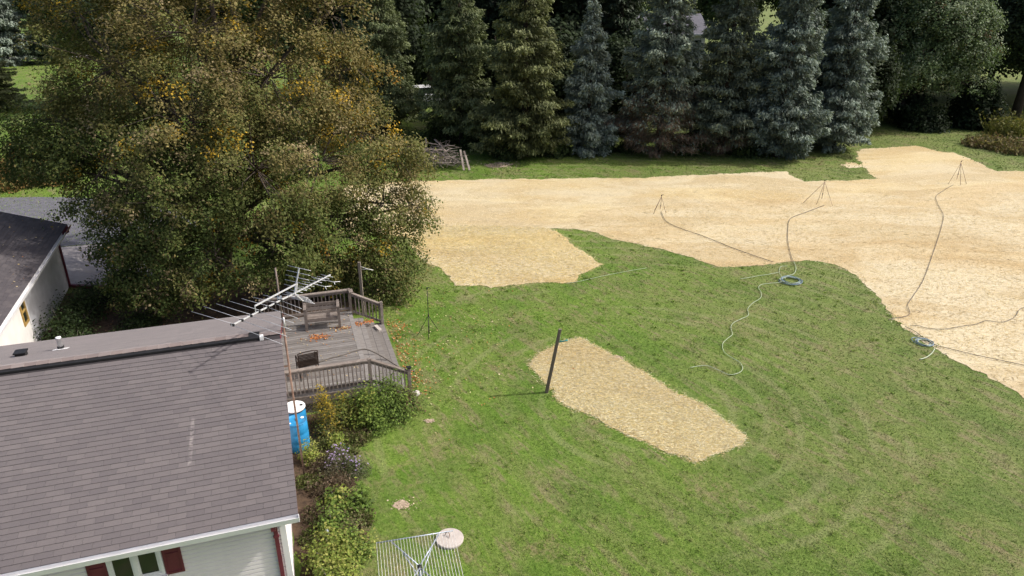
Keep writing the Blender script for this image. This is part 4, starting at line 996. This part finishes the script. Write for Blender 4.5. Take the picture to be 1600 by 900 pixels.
def big_tree():
    base = np.array([-12.4, 28.6, 0.])
    T = empty('broadleaf_tree', tuple(base)); tag(T, 'huge spreading tree with brown, olive and yellow leaves behind the house', 'tree')
    lobes = [(-11.18, 30.00, 13.61) + (3.0,), (-14.47, 30.00, 12.63) + (2.9,), (-8.16, 29.50, 12.84) + (2.8,), (-16.77, 30.00, 10.60) + (2.0,), (-6.84, 29.00, 10.65) + (1.9,), (-6.68, 29.00, 8.57) + (1.55,), (-6.03, 28.50, 6.32) + (1.9,),
             (-4.64, 28.50, 5.31) + (1.2,), (-5.14, 28.00, 3.53) + (1.75,), (-4.12, 28.00, 3.42) + (.9,), (-5.12, 27.00, 1.52) + (1.3,), (-7.06, 27.00, 2.60) + (2.0,), (-7.26, 27.00, 5.54) + (2.5,), (-8.79, 27.00, 8.58) + (2.8,), (-11.29, 27.00, 10.11) + (2.9,),
             (-14.79, 28.00, 8.80) + (2.7,), (-16.98, 28.00, 6.67) + (2.2,), (-18.42, 28.00, 5.68) + (1.3,), (-19.68, 28.50, 5.31) + (.9,), (-14.99, 26.50, 5.54) + (2.5,), (-11.45, 25.60, 7.24) + (2.8,), (-9.15, 25.40, 5.57) + (2.6,), (-11.49, 25.00, 4.39) + (2.4,),
             (-13.40, 25.00, 3.78) + (1.6,), (-15.03, 26.00, 3.96) + (1.0,), (-12.95, 24.60, 2.45) + (1.3,), (-10.74, 24.40, 2.65) + (1.6,), (-8.56, 25.00, 3.05) + (1.9,), (-6.25, 27.20, 0.74) + (1.0,), (-4.53, 26.60, 1.13) + (.75,), (-17.20, 27.50, 5.12) + (.9,),
             (-13.84, 32.00, 7.14) + (3.6,), (-9.86, 32.00, 5.77) + (3.2,), (-18.18, 32.00, 6.32) + (2.8,), (-5.08, 26.20, 0.33) + (.7,), (-7.84, 26.50, 1.30) + (1.1,), (-14.04, 25.00, 2.29) + (1.1,), (-13.98, 24.40, 1.52) + (.7,), (-15.18, 25.60, 2.58) + (.8,), (-12.76, 24.00, 1.44) + (.8,)]
    lobes = np.array([l_ for l_ in lobes])
    br = MB(); stems = [np.array([-.5, 0, 0]), np.array([.5, .2, 0])]
    tr = MB()
    tr.tube([(0, 0, -.2), (-.05, 0, 1.0), (-.2, .1, 2.2), (-.9, .2, 5), (-1.2, .2, 9), (-1.3, .2, 13)], [.62, .46, .42, .30, .18, .05], 12)
    tr.tube([(.12, 0, .8), (.7, .1, 3), (1.5, 0, 6), (2.0, .1, 9.5), (2.2, 0, 12.5)], [.36, .30, .24, .14, .04], 10)
    tips, tl = [], []
    for i, (x, y, z, r) in enumerate(lobes):
        c = np.array([x, y, z]) - base
        s = np.array([-.9 if c[0] < 0 else 1.2, .1, max(1.8, min(9, c[2] * .55))])
        mid = (s + c) / 2 + np.array([0, 0, .12 * np.linalg.norm(c - s)])
        pts = [s, s * .4 + mid * .6 + rng.normal(0, .12, 3), mid * .5 + c * .5 + rng.normal(0, .2, 3), c]
        br.tube(pts, [.12 + .02 * r, .10, .06, .03], 6, False)
        m = int(6.5 * r ** 2) + 8
        d = rdir(m); rr = r * rng.uniform(.35, 1.0, m) ** .6
        sc_ = c + d * rr[:, None] * np.array([1, 1, .95])
        e = rdir(m * 7); e[:, 2] = np.abs(e[:, 2]) * 1.0 - .35
        q = np.repeat(sc_, 7, 0) + e * np.repeat(rng.uniform(.34, .66, m), 7)[:, None] * np.array([1, 1, .75])
        q = q[q[:, 2] > .35]
        tips.append(q); tl += [i] * len(q)
        for p in q[::14]:
            w = c + (p - c) * .5 + rng.normal(0, .15, 3) + np.array([0, 0, .1]); br.tube([c + (p - c) * .1, w, p, p + np.array([0, 0, -.3])], [.028, .018, .009, .004], 3, False)
    tips = np.vstack(tips)
    tr.build('trunk', 'bark', T, True); br.build('branches', 'bark', T, True)
    z = tips[:, 2]; xx = tips[:, 0]
    # leaf hue: turning brown in the upper crown, greener low down, with shade painted into the low and left leaves; a few clusters yellow and orange
    f = np.clip((z - 3.0) / 8.5, 0, 1) + .045 * xx + np.repeat(rng.normal(0, .16, len(tips) // 7 + 1), 7)[:len(tips)] + .12 * np.sin(xx * 1.3) * np.sin(z * 1.1)
    hue = np.where(f > .72, 0, np.where(f > .42, 1, np.where(f > .12, 2, 3)))
    r_ = np.repeat(rng.random(len(tips) // 4 + 1), 4)[:len(tips)]; hue[r_ < .028] = 4; hue[(r_ > .028) & (r_ < .032)] = 5; hue[(r_ > .065) & (r_ < .13)] = 6
    pal = [(.188, .158, .060), (.138, .140, .045), (.097, .120, .033), (.070, .098, .027), (.43, .285, .035), (.34, .19, .035), (.275, .220, .120)]
    C, U, V, c = leaf_cloud(tips, 36, np.array([.16, .16, .12]), .049, pal, None, 1.0, np.array([0, 0, 5.5]), .24, hue)
    ok = C[:, 2] > .05
    quads('crown', C[ok].astype(np.float32), U[ok], V[ok], c[ok], 'leaf', T)
big_tree()

def broadleaf(loc, h, R, zb, nl, ntip, nper, size, pal, wts, label, group=None, mat='leaf', name='broadleaf_tree', trunk=.22, rz=0, sig=.3, bottom=.45):
    T = empty(name, loc, rz); tag(T, label, 'tree', group)
    cz = (h + zb) / 2; hz = (h - zb) / 2
    tr = MB(); tr.tube([(0, 0, -.2), (.05, 0, zb + .3), (.1, .05, cz), (0, 0, h * .9)], [trunk * 1.3, trunk, trunk * .6, .03], 9)
    br = MB(); tips = []
    for i in range(nl):
        d = rdir(1)[0]; k = rng.uniform(.45, .78); c = np.array([d[0] * R * k, d[1] * R * k, cz + d[2] * hz * k])
        if d[2] < -.15 and bottom > .9: c[:2] = unit(d[:2]) * R * rng.uniform(.35, .80)
        elif d[2] < 0: c[:2] *= 1 + bottom * .25
        r = R * rng.uniform(.26, .44)
        s = np.array([.05, 0, max(zb * .9, min(c[2] * .75, h * .7))])
        br.tube([s, (s + c) / 2 + np.array([0, 0, .25]), c], [trunk * .4, trunk * .25, .03], 5, False)
        m = ntip // nl; dd = rdir(m); dd[:, 2] = np.where(dd[:, 2] < -.3, -dd[:, 2], dd[:, 2]); q = c + dd * (r * rng.uniform(.72, 1.06, m))[:, None]
        q = q[q[:, 2] > max(.3, zb * .5)]
        tips.append(q)
        for p in q[::5]: br.tube([c, (c + p) / 2 + rng.normal(0, .08, 3), p], [.03, .018, .006], 3, False)
    tips = np.vstack(tips)
    C, U, V, c = leaf_cloud(tips, nper, np.array([sig, sig, sig * .8]), size, pal, wts, .6, np.array([0, 0, cz]))
    tr.build('trunk', 'bark_dark', T, True); br.build('branches', 'bark_dark', T, True)
    ok = C[:, 2] > .05
    quads('crown', C[ok].astype(np.float32), U[ok], V[ok], c[ok], mat, T)
    return T
MAPLE = [(.105, .155, .066), (.130, .182, .082), (.088, .130, .058), (.18, .12, .07), (.215, .255, .160)]
mp = broadleaf((*(33.76, 63.88), 0), 13.6, 5.7, .6, 84, 5400, 32, .085, MAPLE, [4, 4, 2, .12, 2.5], 'round dark green maple with silvery leaves at the corner of the straw field', None, 'leaf_gloss', trunk=.3, sig=.22, bottom=1.0)
DARK = [(.050, .072, .036), (.062, .086, .042), (.040, .056, .030)]
dk = broadleaf((*(45.18, 65.71), 0), 15.5, 5.2, 3.0, 40, 2300, 26, .13, DARK, [3, 3, 2], 'tall dark shade tree behind the weeds at the lawn corner', 'dark trees behind the maple', sig=.38, trunk=.35)
dup(dk, (*(46.20, 76.00, 2.37)[:2], 0), 1.9, (1.1, 1.1, 1.05), 'tall dark tree between the maple and the weeds, set back on the lawn', 'dark trees behind the maple')

# conifer shrubs under the right hand trees
def round_shrub(loc, R, h, n, pal, label, cat='shrub', size=.06, mat='leaf', name='shrub', group=None, sig=.12, flower=None, nper=26, stems=14):
    o = empty(name, loc, random.uniform(0, 6)); tag(o, label, cat, group)
    m = MB()
    d = rdir(n); d[:, 2] = np.abs(d[:, 2]); k = rng.uniform(.35, 1.05, n) ** .6
    lump = 1 + .18 * np.sin(d[:, 0] * 5 + R) * np.cos(d[:, 1] * 4 + h)
    tips = np.column_stack([d[:, 0] * R, d[:, 1] * R, d[:, 2] * h]) * (k * lump)[:, None]; tips[:, 2] = np.maximum(tips[:, 2], .06)
    for p in tips[:: max(1, n // stems)]: m.tube([(0, 0, 0), (p[0] * .4, p[1] * .4, p[2] * .55), tuple(p)], [.014, .010, .004], 4, False)
    m.build('stems', 'stick', o, True)
    C, U, V, c = leaf_cloud(tips, nper, np.array([sig, sig, sig]), size, pal, [1] * len(pal), .3, np.array([0, 0, 0.]), .35)
    ok = C[:, 2] > .01
    quads('leaves', C[ok].astype(np.float32), U[ok], V[ok], c[ok], mat, o)['kind'] = 'stuff'
    if flower:
        fc, fn = flower; top = tips[np.argsort(-tips[:, 2])[: max(4, n // 3)]]; q = top[rng.integers(0, len(top), fn)] + rng.normal(0, .05, (fn, 3)) + np.array([0, 0, .07])
        nn = unit(rng.normal(0, .4, (fn, 3)) + np.array([0, 0, 1])); dd = perp(nn)
        quads('flowers', q, dd * .028, unit(np.cross(nn, dd)) * .028, np.array(fc)[None] * rng.uniform(.7, 1.25, (fn, 1)), 'leaf', o)['kind'] = 'stuff'
    return o
EV = [(.022, .036, .018), (.030, .046, .020)]
round_shrub((*(39.15, 62.15), 0), 2.0, 4.2, 420, EV, 'dark round evergreen shrub on the lawn beside the weeds', size=.13, sig=.22)
round_shrub((*(34.40, 61.32), 0), 2.0, 1.9, 260, EV, 'low dark evergreen shrub under the round maple', size=.11, sig=.2)

round_shrub((-11.5, 82, 0), 3.0, 3.6, 260, EV, 'dark evergreen shrub behind the parked car', size=.16, sig=.3, group='shrubs behind the parked car')
round_shrub((-5.8, 84, 0), 3.0, 3.4, 260, EV, 'dark evergreen shrub set back behind the brush pile spruce', size=.16, sig=.3, group='shrubs behind the parked car')
# tall weeds at the lawn corner
def weeds(loc, R, h, n, pal, label, name='weeds', cat='weeds', group=None, lean=.35, wd=.012, leafn=3):
    o = empty(name, loc); tag(o, label, cat, group)
    a = rng.uniform(0, 6.28, n); r = R * np.sqrt(rng.random(n)); b = np.column_stack([np.cos(a) * r, np.sin(a) * r * .8, np.zeros(n)])
    H_ = h * rng.uniform(.25, 1.0, n) * (.6 + .5 * np.sin(b[:, 0] * 2.3 + h) ** 2)
    dr = unit(np.column_stack([rng.normal(0, lean, n), rng.normal(0, lean, n), np.ones(n)]))
    an = rng.uniform(0, 6.28, n); side = np.column_stack([np.cos(an), np.sin(an), np.zeros(n)])
    c = np.array(pal)[rng.integers(0, len(pal), n)] * rng.uniform(.7, 1.25, (n, 1))
    quads('stalks', b, dr * H_[:, None], side * wd, c, 'dryleaf', o, tri=True)['kind'] = 'stuff'
    m = n * leafn; i = np.repeat(np.arange(n), leafn); t = rng.uniform(.15, 1.0, m)
    C = b[i] + dr[i] * (H_[i] * t)[:, None] + rng.normal(0, .04, (m, 3)); C[:, 2] = np.maximum(C[:, 2], .02)
    d = rdir(m); nn = perp(d); s = rng.uniform(.6, 1.3, m) * wd * 4.0
    quads('leaves', C, d * s[:, None], nn * (s * .45)[:, None], np.array(pal)[rng.integers(0, len(pal), m)] * rng.uniform(.7, 1.25, (m, 1)), 'leaf', o)['kind'] = 'stuff'
    return o
WD = [(.19, .17, .075), (.25, .21, .11), (.12, .13, .045), (.16, .11, .07)]
weeds((*(36.19, 54.65), 0), 1.9, 1.0, 600, WD, 'tall straw coloured weeds at the edge of the grass strip', wd=.03)
weeds((*(37.51, 52.92), 0), 2.4, 1.2, 700, WD, 'thick brown weeds beyond the grass strip at the field corner', wd=.03)
weeds((*(40.18, 58.43), 0), 1.8, 2.2, 500, [(.16, .17, .05), (.21, .19, .06), (.11, .12, .04)], 'tall yellow green weeds below the dark shade tree', wd=.035)

# undergrowth at the foot of the spruces
UG = [(.050, .078, .026), (.070, .100, .032), (.040, .060, .024)]
for i, (px, py, R, h, lb) in enumerate(((690, 222, 1.3, 1.9, 'leafy bush behind the brush pile'), (745, 232, 1.1, 1.6, 'leafy bush beside the brush pile boards'), (790, 246, 1.1, 1.1, 'low bush at the bare soil strip'),
        (868, 243, 1.0, 1.2, 'bush between the olive spruce and the slim blue spruce'), (940, 238, .9, 1.1, 'bush at the foot of the slim blue spruce'), (1078, 240, 1.1, 1.7, 'bush between the dead branched spruce and its neighbour'),
        (1165, 243, 1.1, 1.1, 'bush between the grey green spruce and a blue spruce'), (985, 236, .9, .9, 'low bush by the spruce with brown branches'), (655, 232, 1.2, 1.4, 'bush at the end of the brush pile near the big tree'))):
    round_shrub((*[(-5.47, 56.01), (-2.63, 53.77), (-0.46, 50.90), (3.13, 51.49), (6.56, 52.50), (12.93, 52.09), (16.80, 51.49), (8.73, 52.92), (-6.94, 53.77)][i], 0), R, h, 120, UG, lb, 'bush', size=.085, sig=.2, name='bush', group='bushes under the spruces')

# ---------------------------------------------------------------- background wood
FAR = 'trees of the wood behind the spruces'
f1 = broadleaf((-22, 74, 0), 19, 5.5, 2.0, 30, 1300, 20, .22, [(.040, .062, .022), (.055, .080, .028), (.07, .085, .03)], [3, 3, 1], 'tall dark green tree in the wood behind the spruces', FAR, sig=.5, trunk=.3)
f2 = broadleaf((-12, 66, 0), 17, 4.8, 1.0, 28, 1300, 20, .20, [(.030, .046, .022), (.040, .058, .026)], [1, 1], 'tall dark green tree in the wood behind the spruces', FAR, sig=.48, trunk=.3)
f3 = make_spruce((-2, 63, 0), 18, 3.4, 22000, (.036, .055, .028), 'tall dark conifer in the wood behind the spruces', FAR, 0, qs=1.6)
FT, FC = 'tall dark green tree in the wood behind the spruces', 'tall dark conifer in the wood behind the spruces'
for i, (x, y, k, s) in enumerate(((-11.5, 61, 2, .95), (-8.8, 79.5, 1, 1.1), (-67, 110, 2, 1.0), (3, 62, 1, .9), (8.5, 60, 2, 1.0), (7.0, 67, 1, 1.1), (5.5, 61, 2, 1.0), (27.5, 64, 1, .95), (33, 66, 2, 1.05), (38, 74, 1, 1.1), (50, 78, 1, 1.1), (55, 70, 0, 1.1), (64, 74, 1, 1.2), (44, 82, 0, 1.15),
        (-30, 78, 1, 1.1), (-38, 72, 1, 1.1), (-17, 82, 2, 1.15), (-2, 84, 1, 1.2), (8, 88, 0, 1.1), (36, 90, 0, 1.15), (59, 82, 1, 1.0), (68, 86, 0, 1.05), (50, 94, 1, 1.1))):
    dup((f1, f2, f3)[k], (x, y, 0), i * 1.37, s, FC if k == 2 else FT, FAR)
for i, (x, y, s) in enumerate(((-1.28, 57.93) + (.5,), (3.66, 57.44) + (.55,), (8.81, 57.93) + (.55,), (14.25, 57.93) + (.36,), (18.71, 57.44) + (.46,), (23.47, 57.93) + (.55,), (27.63, 58.43) + (.5,))):
    dup(f2, (x, y, 0), i * 2.3, (s * 1.1, s * 1.1, s), ('small dark tree behind the gap between the brush pile spruce and the olive spruce', 'small dark tree behind the gap between the olive spruce and the slim blue spruce', 'small dark tree behind the gap between the slim blue spruce and the dead branched spruce', 'low dark tree below the far house roof, between two spruces', 'small dark tree behind the grey green spruce and its dense blue neighbour', 'small dark tree behind the gap between the two dense blue spruces', 'small dark tree between the last blue spruce and the round maple')[i], 'understorey behind the spruce row')
for i in range(34):                                             # the wood's far edge
    x = -125 + i * 8 + random.uniform(-2, 2); y = random.uniform(118, 140)
    dup((f1, f2, f1, f3)[i % 4], (x, y, 0), i * 2.1, random.uniform(1.05, 1.35), 'distant tree in the wood beyond the far house' if i % 4 != 3 else 'distant conifer in the wood beyond the far house', 'far edge of the wood')
OR = [(.24, .13, .04), (.20, .14, .05), (.13, .13, .04)]
for i, p in enumerate(((-30.61, 43.44), (-29.28, 44.34), (-32.58, 43.15))):
    round_shrub((*p, 0), 1.7, 2.0, 150, OR, ('orange leaved shrub at the far driveway edge', 'browning shrub beside the orange one at the driveway edge', 'orange brown shrub at the driveway bend')[i], 'shrub', size=.085, sig=.22, group='shrubs by the driveway')
tag(MB().add([(-90, 112, .008), (-62, 118, .008), (-62, 122, .008), (-90, 116, .008)], [(0, 1, 2, 3)]).build('far_road', 'concrete'), 'pale strip of road beyond the far lawn', 'road', kind='structure')

# far house and car glimpsed between the spruces
def far_house():
    h = empty('house', (19.6, 101, 0), math.radians(4)); tag(h, 'distant white house with grey roof glimpsed between the spruces', 'house')
    w = MB().box((-4.8, -4, 0), (4.8, 4, 5.0)); wl_ = w.build('wall', 'white', h)
    r = MB(); r.add([(-5.2, -4.6, 5.0), (5.2, -4.6, 5.0), (5.2, 0, 7.2), (-5.2, 0, 7.2), (-5.2, 4.6, 5.0), (5.2, 4.6, 5.0), (-5.2, -4.6, 4.85), (5.2, -4.6, 4.85), (5.2, 4.6, 4.85), (-5.2, 4.6, 4.85)],
                    [(0, 1, 2, 3), (3, 2, 5, 4), (0, 6, 7, 1), (4, 5, 8, 9), (6, 9, 8, 7), (1, 7, 8, 5, 2), (0, 3, 4, 9, 6)]); r.build('roof', 'asphalt', h)
    MB().box((-5.2, -4.75, 4.82), (5.2, -4.62, 5.02)).build('gutter', 'metal_white', h)
    for x in (-4.0, -1.3, 1.2, 3.3):
        f = MB().box((x, -4.06, 3.0), (x + 1.1, -4.002, 4.3)).build('window', 'white', h); MB().box((x + .1, -4.08, 3.1), (x + 1.0, -4.062, 4.2)).build('pane', 'glass', f)
        f = MB().box((x, -4.06, .9), (x + 1.1, -4.002, 2.2)).build('window', 'white', h); MB().box((x + .1, -4.08, 1.0), (x + 1.0, -4.062, 2.1)).build('pane', 'glass', f)
far_house()
def car():
    c = empty('parked_car', (-7.9, 73.2, 0), math.radians(12)); c.scale = (1.2, 1.2, 1.25); tag(c, 'white parked car glimpsed behind the spruces', 'car')
    b = MB(); prof = [(-2.2, .35), (-2.25, .75), (-2.1, .95), (-1.6, 1.0), (1.1, .98), (2.05, .88), (2.2, .65), (2.15, .35)]
    n = len(prof); b.add([(x, -.88, z) for x, z in prof] + [(x, .88, z) for x, z in prof], [tuple(range(n)), tuple(reversed(range(n, 2 * n)))] + [(i + n, (i + 1) % n + n, (i + 1) % n, i) for i in range(n)])
    b.build('body', 'car', c, bevel=.06)
    cab = [(-1.9, .98), (-1.5, 1.45), (-.2, 1.5), (.95, .99)]; g = MB()
    g.add([(x, -.80 + (z - .98) * .25, z) for x, z in cab] + [(x, .80 - (z - .98) * .25, z) for x, z in cab], [(0, 1, 2, 3), (7, 6, 5, 4), (0, 4, 5, 1), (2, 6, 7, 3)]); g.build('windows', 'glass', c)
    MB().hexa([(-1.55, -.72, 1.44), (-.15, -.72, 1.49), (-.15, .72, 1.49), (-1.55, .72, 1.44)], [(-1.45, -.66, 1.49), (-.22, -.66, 1.53), (-.22, .66, 1.53), (-1.45, .66, 1.49)]).build('roof_panel', 'car', c)
    for x in (-1.4, 1.35):
        for y in (-.90, .72):
            m = MB().tube([(x, y, .32), (x, y + .18, .32)], .32, 18).build('wheel', 'tyre', c)
            MB().tube([(x, y - .01 if y < 0 else y + .18, .32), (x, y if y < 0 else y + .19, .32)], .19, 14).build('rim', 'alum', m)
    for y in (-.6, .6): MB().box((2.16, y - .16, .62), (2.22, y + .16, .74)).build('headlight', 'lidwhite', c)
car()

# brush pile with boards
def brush():
    p = (-4.89, 47.59)
    o = empty('brush_pile', (*p, 0)); tag(o, 'heap of cut grey branches under the spruces', 'brush pile')
    for k in range(95):
        a = rng.normal(0, 1.0); L = rng.uniform(.7, 2.2); cx = rng.uniform(-1.55, 1.55); cy = rng.normal(0, .45); z = rng.uniform(.05, 1.5) * max(.12, 1 - (cx / 2.0) ** 2)
        dx, dy = math.cos(a) * L / 2, math.sin(a) * L / 2; dz = rng.normal(0, .25)
        pts = [(cx - dx, cy - dy, max(.03, z - dz)), (cx - dx * .2, cy - dy * .2, z + .14), (cx + dx, cy + dy, max(.03, z + dz * .6))]
        b = MB().tube(pts, [rng.uniform(.02, .055), .03, .008], 5)
        for j in range(2):
            q = pts[1]; b.tube([q, (q[0] + rng.normal(0, .35), q[1] + rng.normal(0, .3), max(.03, q[2] + rng.normal(.1, .2)))], [.012, .005], 3, False)
        b.build('branch', 'stick', o, True)
brush()
for i, (px_, dx, h) in enumerate(((1.45, .25, 1.25), (1.70, .38, 1.15))):
    p = (-4.89, 47.59)
    b = MB().bar((p[0] + px_, p[1] + .25, h), (p[0] + px_ + dx, p[1] - .45, .03), .13, .035).build('plank', 'stick')
    tag(b, ('weathered plank leaning on the end of the brush pile', 'second weathered plank, resting at the outer end of the brush pile')[i], 'plank', 'planks on the brush pile')

# ================================================================ GARDEN PLANTS
GRN = [(.110, .175, .034), (.155, .220, .046), (.085, .130, .030)]; YG = [(.205, .250, .050), (.150, .205, .042), (.26, .27, .075)]; GLD = [(.15, .14, .035), (.10, .125, .035), (.21, .17, .04)]; BRN = [(.12, .085, .06), (.16, .12, .085), (.09, .08, .045)]
BG = 'garden plants along the house end'
round_shrub(HL(2.55, 6.95), .80, 1.25, 150, GRN, 'bushy green shrub in front of the deck steps', size=.035, sig=.13, nper=30, group=BG)
round_shrub(HL(1.95, 6.75), .60, 1.05, 110, GRN + YG, 'leafy bright green shrub in front of the deck', size=.035, sig=.12, nper=28, group=BG)
round_shrub(HL(3.1, 7.0), .50, .80, 80, [(.075, .11, .03), (.14, .10, .055), (.10, .14, .04)], 'reddish green shrub beside the lower deck post', size=.03, sig=.12, group=BG)
round_shrub(HL(1.25, 6.85), .52, 1.0, 90, [(.10, .13, .03), (.16, .17, .04)], 'olive shrub in front of the deck lattice', size=.03, sig=.12, group=BG, flower=((.36, .27, .03), 60))
round_shrub(HL(.72, 6.95), .30, 1.25, 60, GLD, 'goldenrod with yellow tops beside the barrels', 'plant', size=.025, sig=.09, name='goldenrod', group=BG, flower=((.34, .25, .03), 150))
round_shrub(HL(.80, 6.40), .30, .95, 60, GLD, 'goldenrod in front of the blue barrel', 'plant', size=.025, sig=.09, name='goldenrod', group=BG, flower=((.34, .25, .03), 110))
round_shrub(HL(2.15, 6.25), .34, .50, 50, GRN, 'low bright green plant below the deck shrubs', 'plant', size=.035, sig=.08, group=BG, name='plant')
round_shrub(HL(.95, 5.75), .22, .42, 40, YG, 'yellow green plant at the foot of the blue barrel', 'plant', size=.035, sig=.07, group=BG, name='plant')
round_shrub(HL(.22, 5.35), .26, .55, 40, YG, 'yellow green plant between the mast and the blue barrel', 'plant', size=.03, sig=.08, group=BG, name='plant')
ASTER = (.32, .25, .42)
round_shrub(HL(.98, 4.95), .30, .55, 60, [(.085, .11, .045), (.10, .095, .06)], 'purple aster clump below the teal hose scrap', 'flowers', size=.022, sig=.08, name='aster', group='purple asters', flower=(ASTER, 46))
round_shrub(HL(1.35, 4.45), .34, .42, 60, [(.075, .10, .04), (.09, .095, .05)], 'purple aster clump leaning over the lawn edge', 'flowers', size=.022, sig=.08, name='aster', group='purple asters', flower=(ASTER, 46))
round_shrub(HL(.72, 4.55), .26, .48, 46, [(.10, .10, .06), (.09, .085, .05)], 'purple aster clump among brown stalks', 'flowers', size=.022, sig=.08, name='aster', group='purple asters', flower=((.30, .23, .36), 26))
weeds(HL(.55, 5.0), .40, .50, 420, BRN, 'dry brown stalks behind the asters', 'dead_stalks', 'dead plants', BG, .7, .010, 3)
weeds(HL(.60, 4.0), .50, .48, 620, BRN, 'dry brown stalks beside the house end', 'dead_stalks', 'dead plants', BG, .8, .010, 3)
weeds(HL(.35, 3.0), .42, .45, 420, BRN + [(.08, .10, .03)], 'dry brown and green stalks by the eave corner', 'dead_stalks', 'dead plants', BG, .8, .010, 3)
for i, (x, y, R_) in enumerate(((.15, 2.3, .35), (.15, 4.4, .35), (1.0, 5.3, .4), (.55, 5.9, .35), (1.5, 5.9, .4), (1.1, 2.6, .4))):
    weeds(HL(x, y), R_, .32, 320, [(.10, .13, .035), (.13, .15, .05), (.12, .10, .055)], ('low weeds at the house corner foundation', 'low weeds at the foot of the mast', 'low weeds between the asters and the goldenrod', 'low weeds in front of the blue barrel', 'low weeds below the olive shrub', 'low weeds at the bed edge by the clothes dryer')[i], 'weeds', 'weeds', BG, .8, .010, 4)
round_shrub(HL(.80, 3.25), .40, .50, 60, GRN + YG, 'broad leaved green plant below the brown stalks', 'plant', size=.050, sig=.10, nper=12, name='plant', group=BG)
round_shrub(HL(1.25, 3.15), .34, .42, 50, GRN, 'broad leaved green plant at the lawn edge of the bed', 'plant', size=.050, sig=.10, nper=12, name='plant', group=BG)
round_shrub(HL(.55, 2.45), .36, .55, 60, GRN, 'dark green plant beside the pipe stub', 'plant', size=.035, sig=.10, name='plant', group=BG)
round_shrub(HL(.95, 2.3), .36, .40, 50, [(.10, .12, .04), (.13, .11, .06)], 'mixed green and tan plant at the bed edge', 'plant', size=.03, sig=.10, name='plant', group=BG)
round_shrub(HL(.45, 1.35), .55, .85, 120, YG, 'yellow green bush at the house corner', 'bush', size=.035, sig=.12, nper=30, name='bush', group=BG)
round_shrub(HL(.95, 1.55), .42, .60, 70, YG + GRN, 'pale green bush spreading onto the lawn near the house corner', 'bush', size=.035, sig=.11, name='bush', group=BG)
round_shrub(HL(.40, .55), .50, .75, 90, YG, 'yellow green bush in front of the house corner', 'bush', size=.035, sig=.12, name='bush', group=BG)
FERN = [(.040, .066, .022), (.055, .082, .028), (.030, .048, .020)]
for i, (x, y, R, h) in enumerate(((-7.6, 15.2, .9, 1.3), (-7.3, 16.8, .9, 1.2), (-7.0, 14.0, .9, 1.0), (-7.3, 18.3, .8, .9), (-6.0, 13.0, .8, .6), (-5.2, 15.6, .8, .5), (-4.0, 13.4, .9, .5))):
    round_shrub(HL(x, y), R, h, 90, FERN, ('dark ferny bush against the garage wall', 'tall dark bush beside the garage wall below its gutter', 'dark bush near the garage window', 'low dark bush near the landscape timber',
                'low dark plants in the litter bed behind the house', 'low dark plants in the middle of the litter bed', 'low dark plants under the big tree near the deck')[i], 'bush', size=.045, sig=.16, name='bush', group='bushes in the shade behind the house')
rk = MB().lathe([(.09, 0), (.13, .05), (.12, .11), (.06, .15)], 9).build('stone', 'rock'); rk.location = HL(3.55, 7.72, 0); tag(rk, 'small pale stone beside the lower deck post', 'stone')

# ---------------------------------------------------------------- fallen leaves
def fallen(n, pts, z, pal, label, size=.035):
    C = np.column_stack([pts, z + rng.uniform(.004, .02, n)])
    nn = unit(rng.normal(0, .35, (n, 3)) + np.array([0, 0, 1])); d = perp(nn); s = size * rng.uniform(.6, 1.3, n)
    tag(quads('fallen_leaves', C, d * s[:, None], unit(np.cross(nn, d)) * (s * .7)[:, None], np.array(pal)[rng.integers(0, len(pal), n)] * rng.uniform(.7, 1.2, (n, 1)), 'dryleaf'), label, 'leaves', kind='stuff')
def hlp(x, y): x = np.asarray(x); y = np.asarray(y); return np.column_stack([HO[0] + x * CY - y * SY, HO[1] + x * SY + y * CY])
TAN = [(.42, .32, .16), (.48, .40, .24), (.30, .18, .07), (.38, .16, .06)]
fallen(330, hlp(rng.uniform(-1.5, 2.1, 330), 13.2 - 5.2 * rng.random(330) ** 1.3), DZ, TAN, 'tan leaves scattered over the deck boards', .028)
ORA = [(.42, .15, .05), (.36, .12, .04), (.46, .22, .08)]
fallen(130, hlp(rng.normal(.95, .22, 130), rng.normal(11.45, .12, 130)), DZ, ORA, 'drift of orange leaves under the bench', .035)
fallen(60, hlp(rng.normal(1.75, .12, 60), rng.normal(11.9, .10, 60)), DZ, ORA + TAN, 'small drift of orange leaves on the deck', .035)
fallen(110, hlp(rng.uniform(2.28, 2.95, 110), rng.normal(12.4, .10, 110)), .46, ORA, 'drift of orange leaves on the top step', .035)
fallen(420, hlp(3.45 + np.abs(rng.normal(0, .35, 420)), rng.uniform(7.6, 13.2, 420)), .02, TAN + ORA, 'brown leaves gathered along the foot of the deck steps', .035)
q = np.column_stack([rng.normal(-3.6, 2.0, 700), rng.normal(22.3, 2.4, 700)])
lx = (q[:, 0] - HO[0]) * CY + (q[:, 1] - HO[1]) * SY; q = q[lx > 3.45]
fallen(len(q), q, .03, TAN + [(.45, .40, .25)], 'tan leaves scattered on the lawn beside the deck', .030)
fallen(900, hlp(rng.uniform(-8, 1.5, 900), rng.uniform(9.8, 19, 900)), .01, [(.16, .09, .05), (.22, .12, .06), (.12, .08, .05)], 'brown leaves covering the bed behind the house', .05)
def roof_leaves():
    n = 90; e = Vector(HL(-8.2, 20.9)); yw = YAW + math.radians(1.6); x = -rng.uniform(.1, 2.6, n); y = -rng.uniform(.1, 7, n)
    pts = np.column_stack([e.x + x * math.cos(yw) - y * math.sin(yw), e.y + x * math.sin(yw) + y * math.cos(yw)])
    fallen(n, pts, 2.6 - x * .35 + .01, TAN, 'tan leaves lying on the garage roof', .035)
roof_leaves()
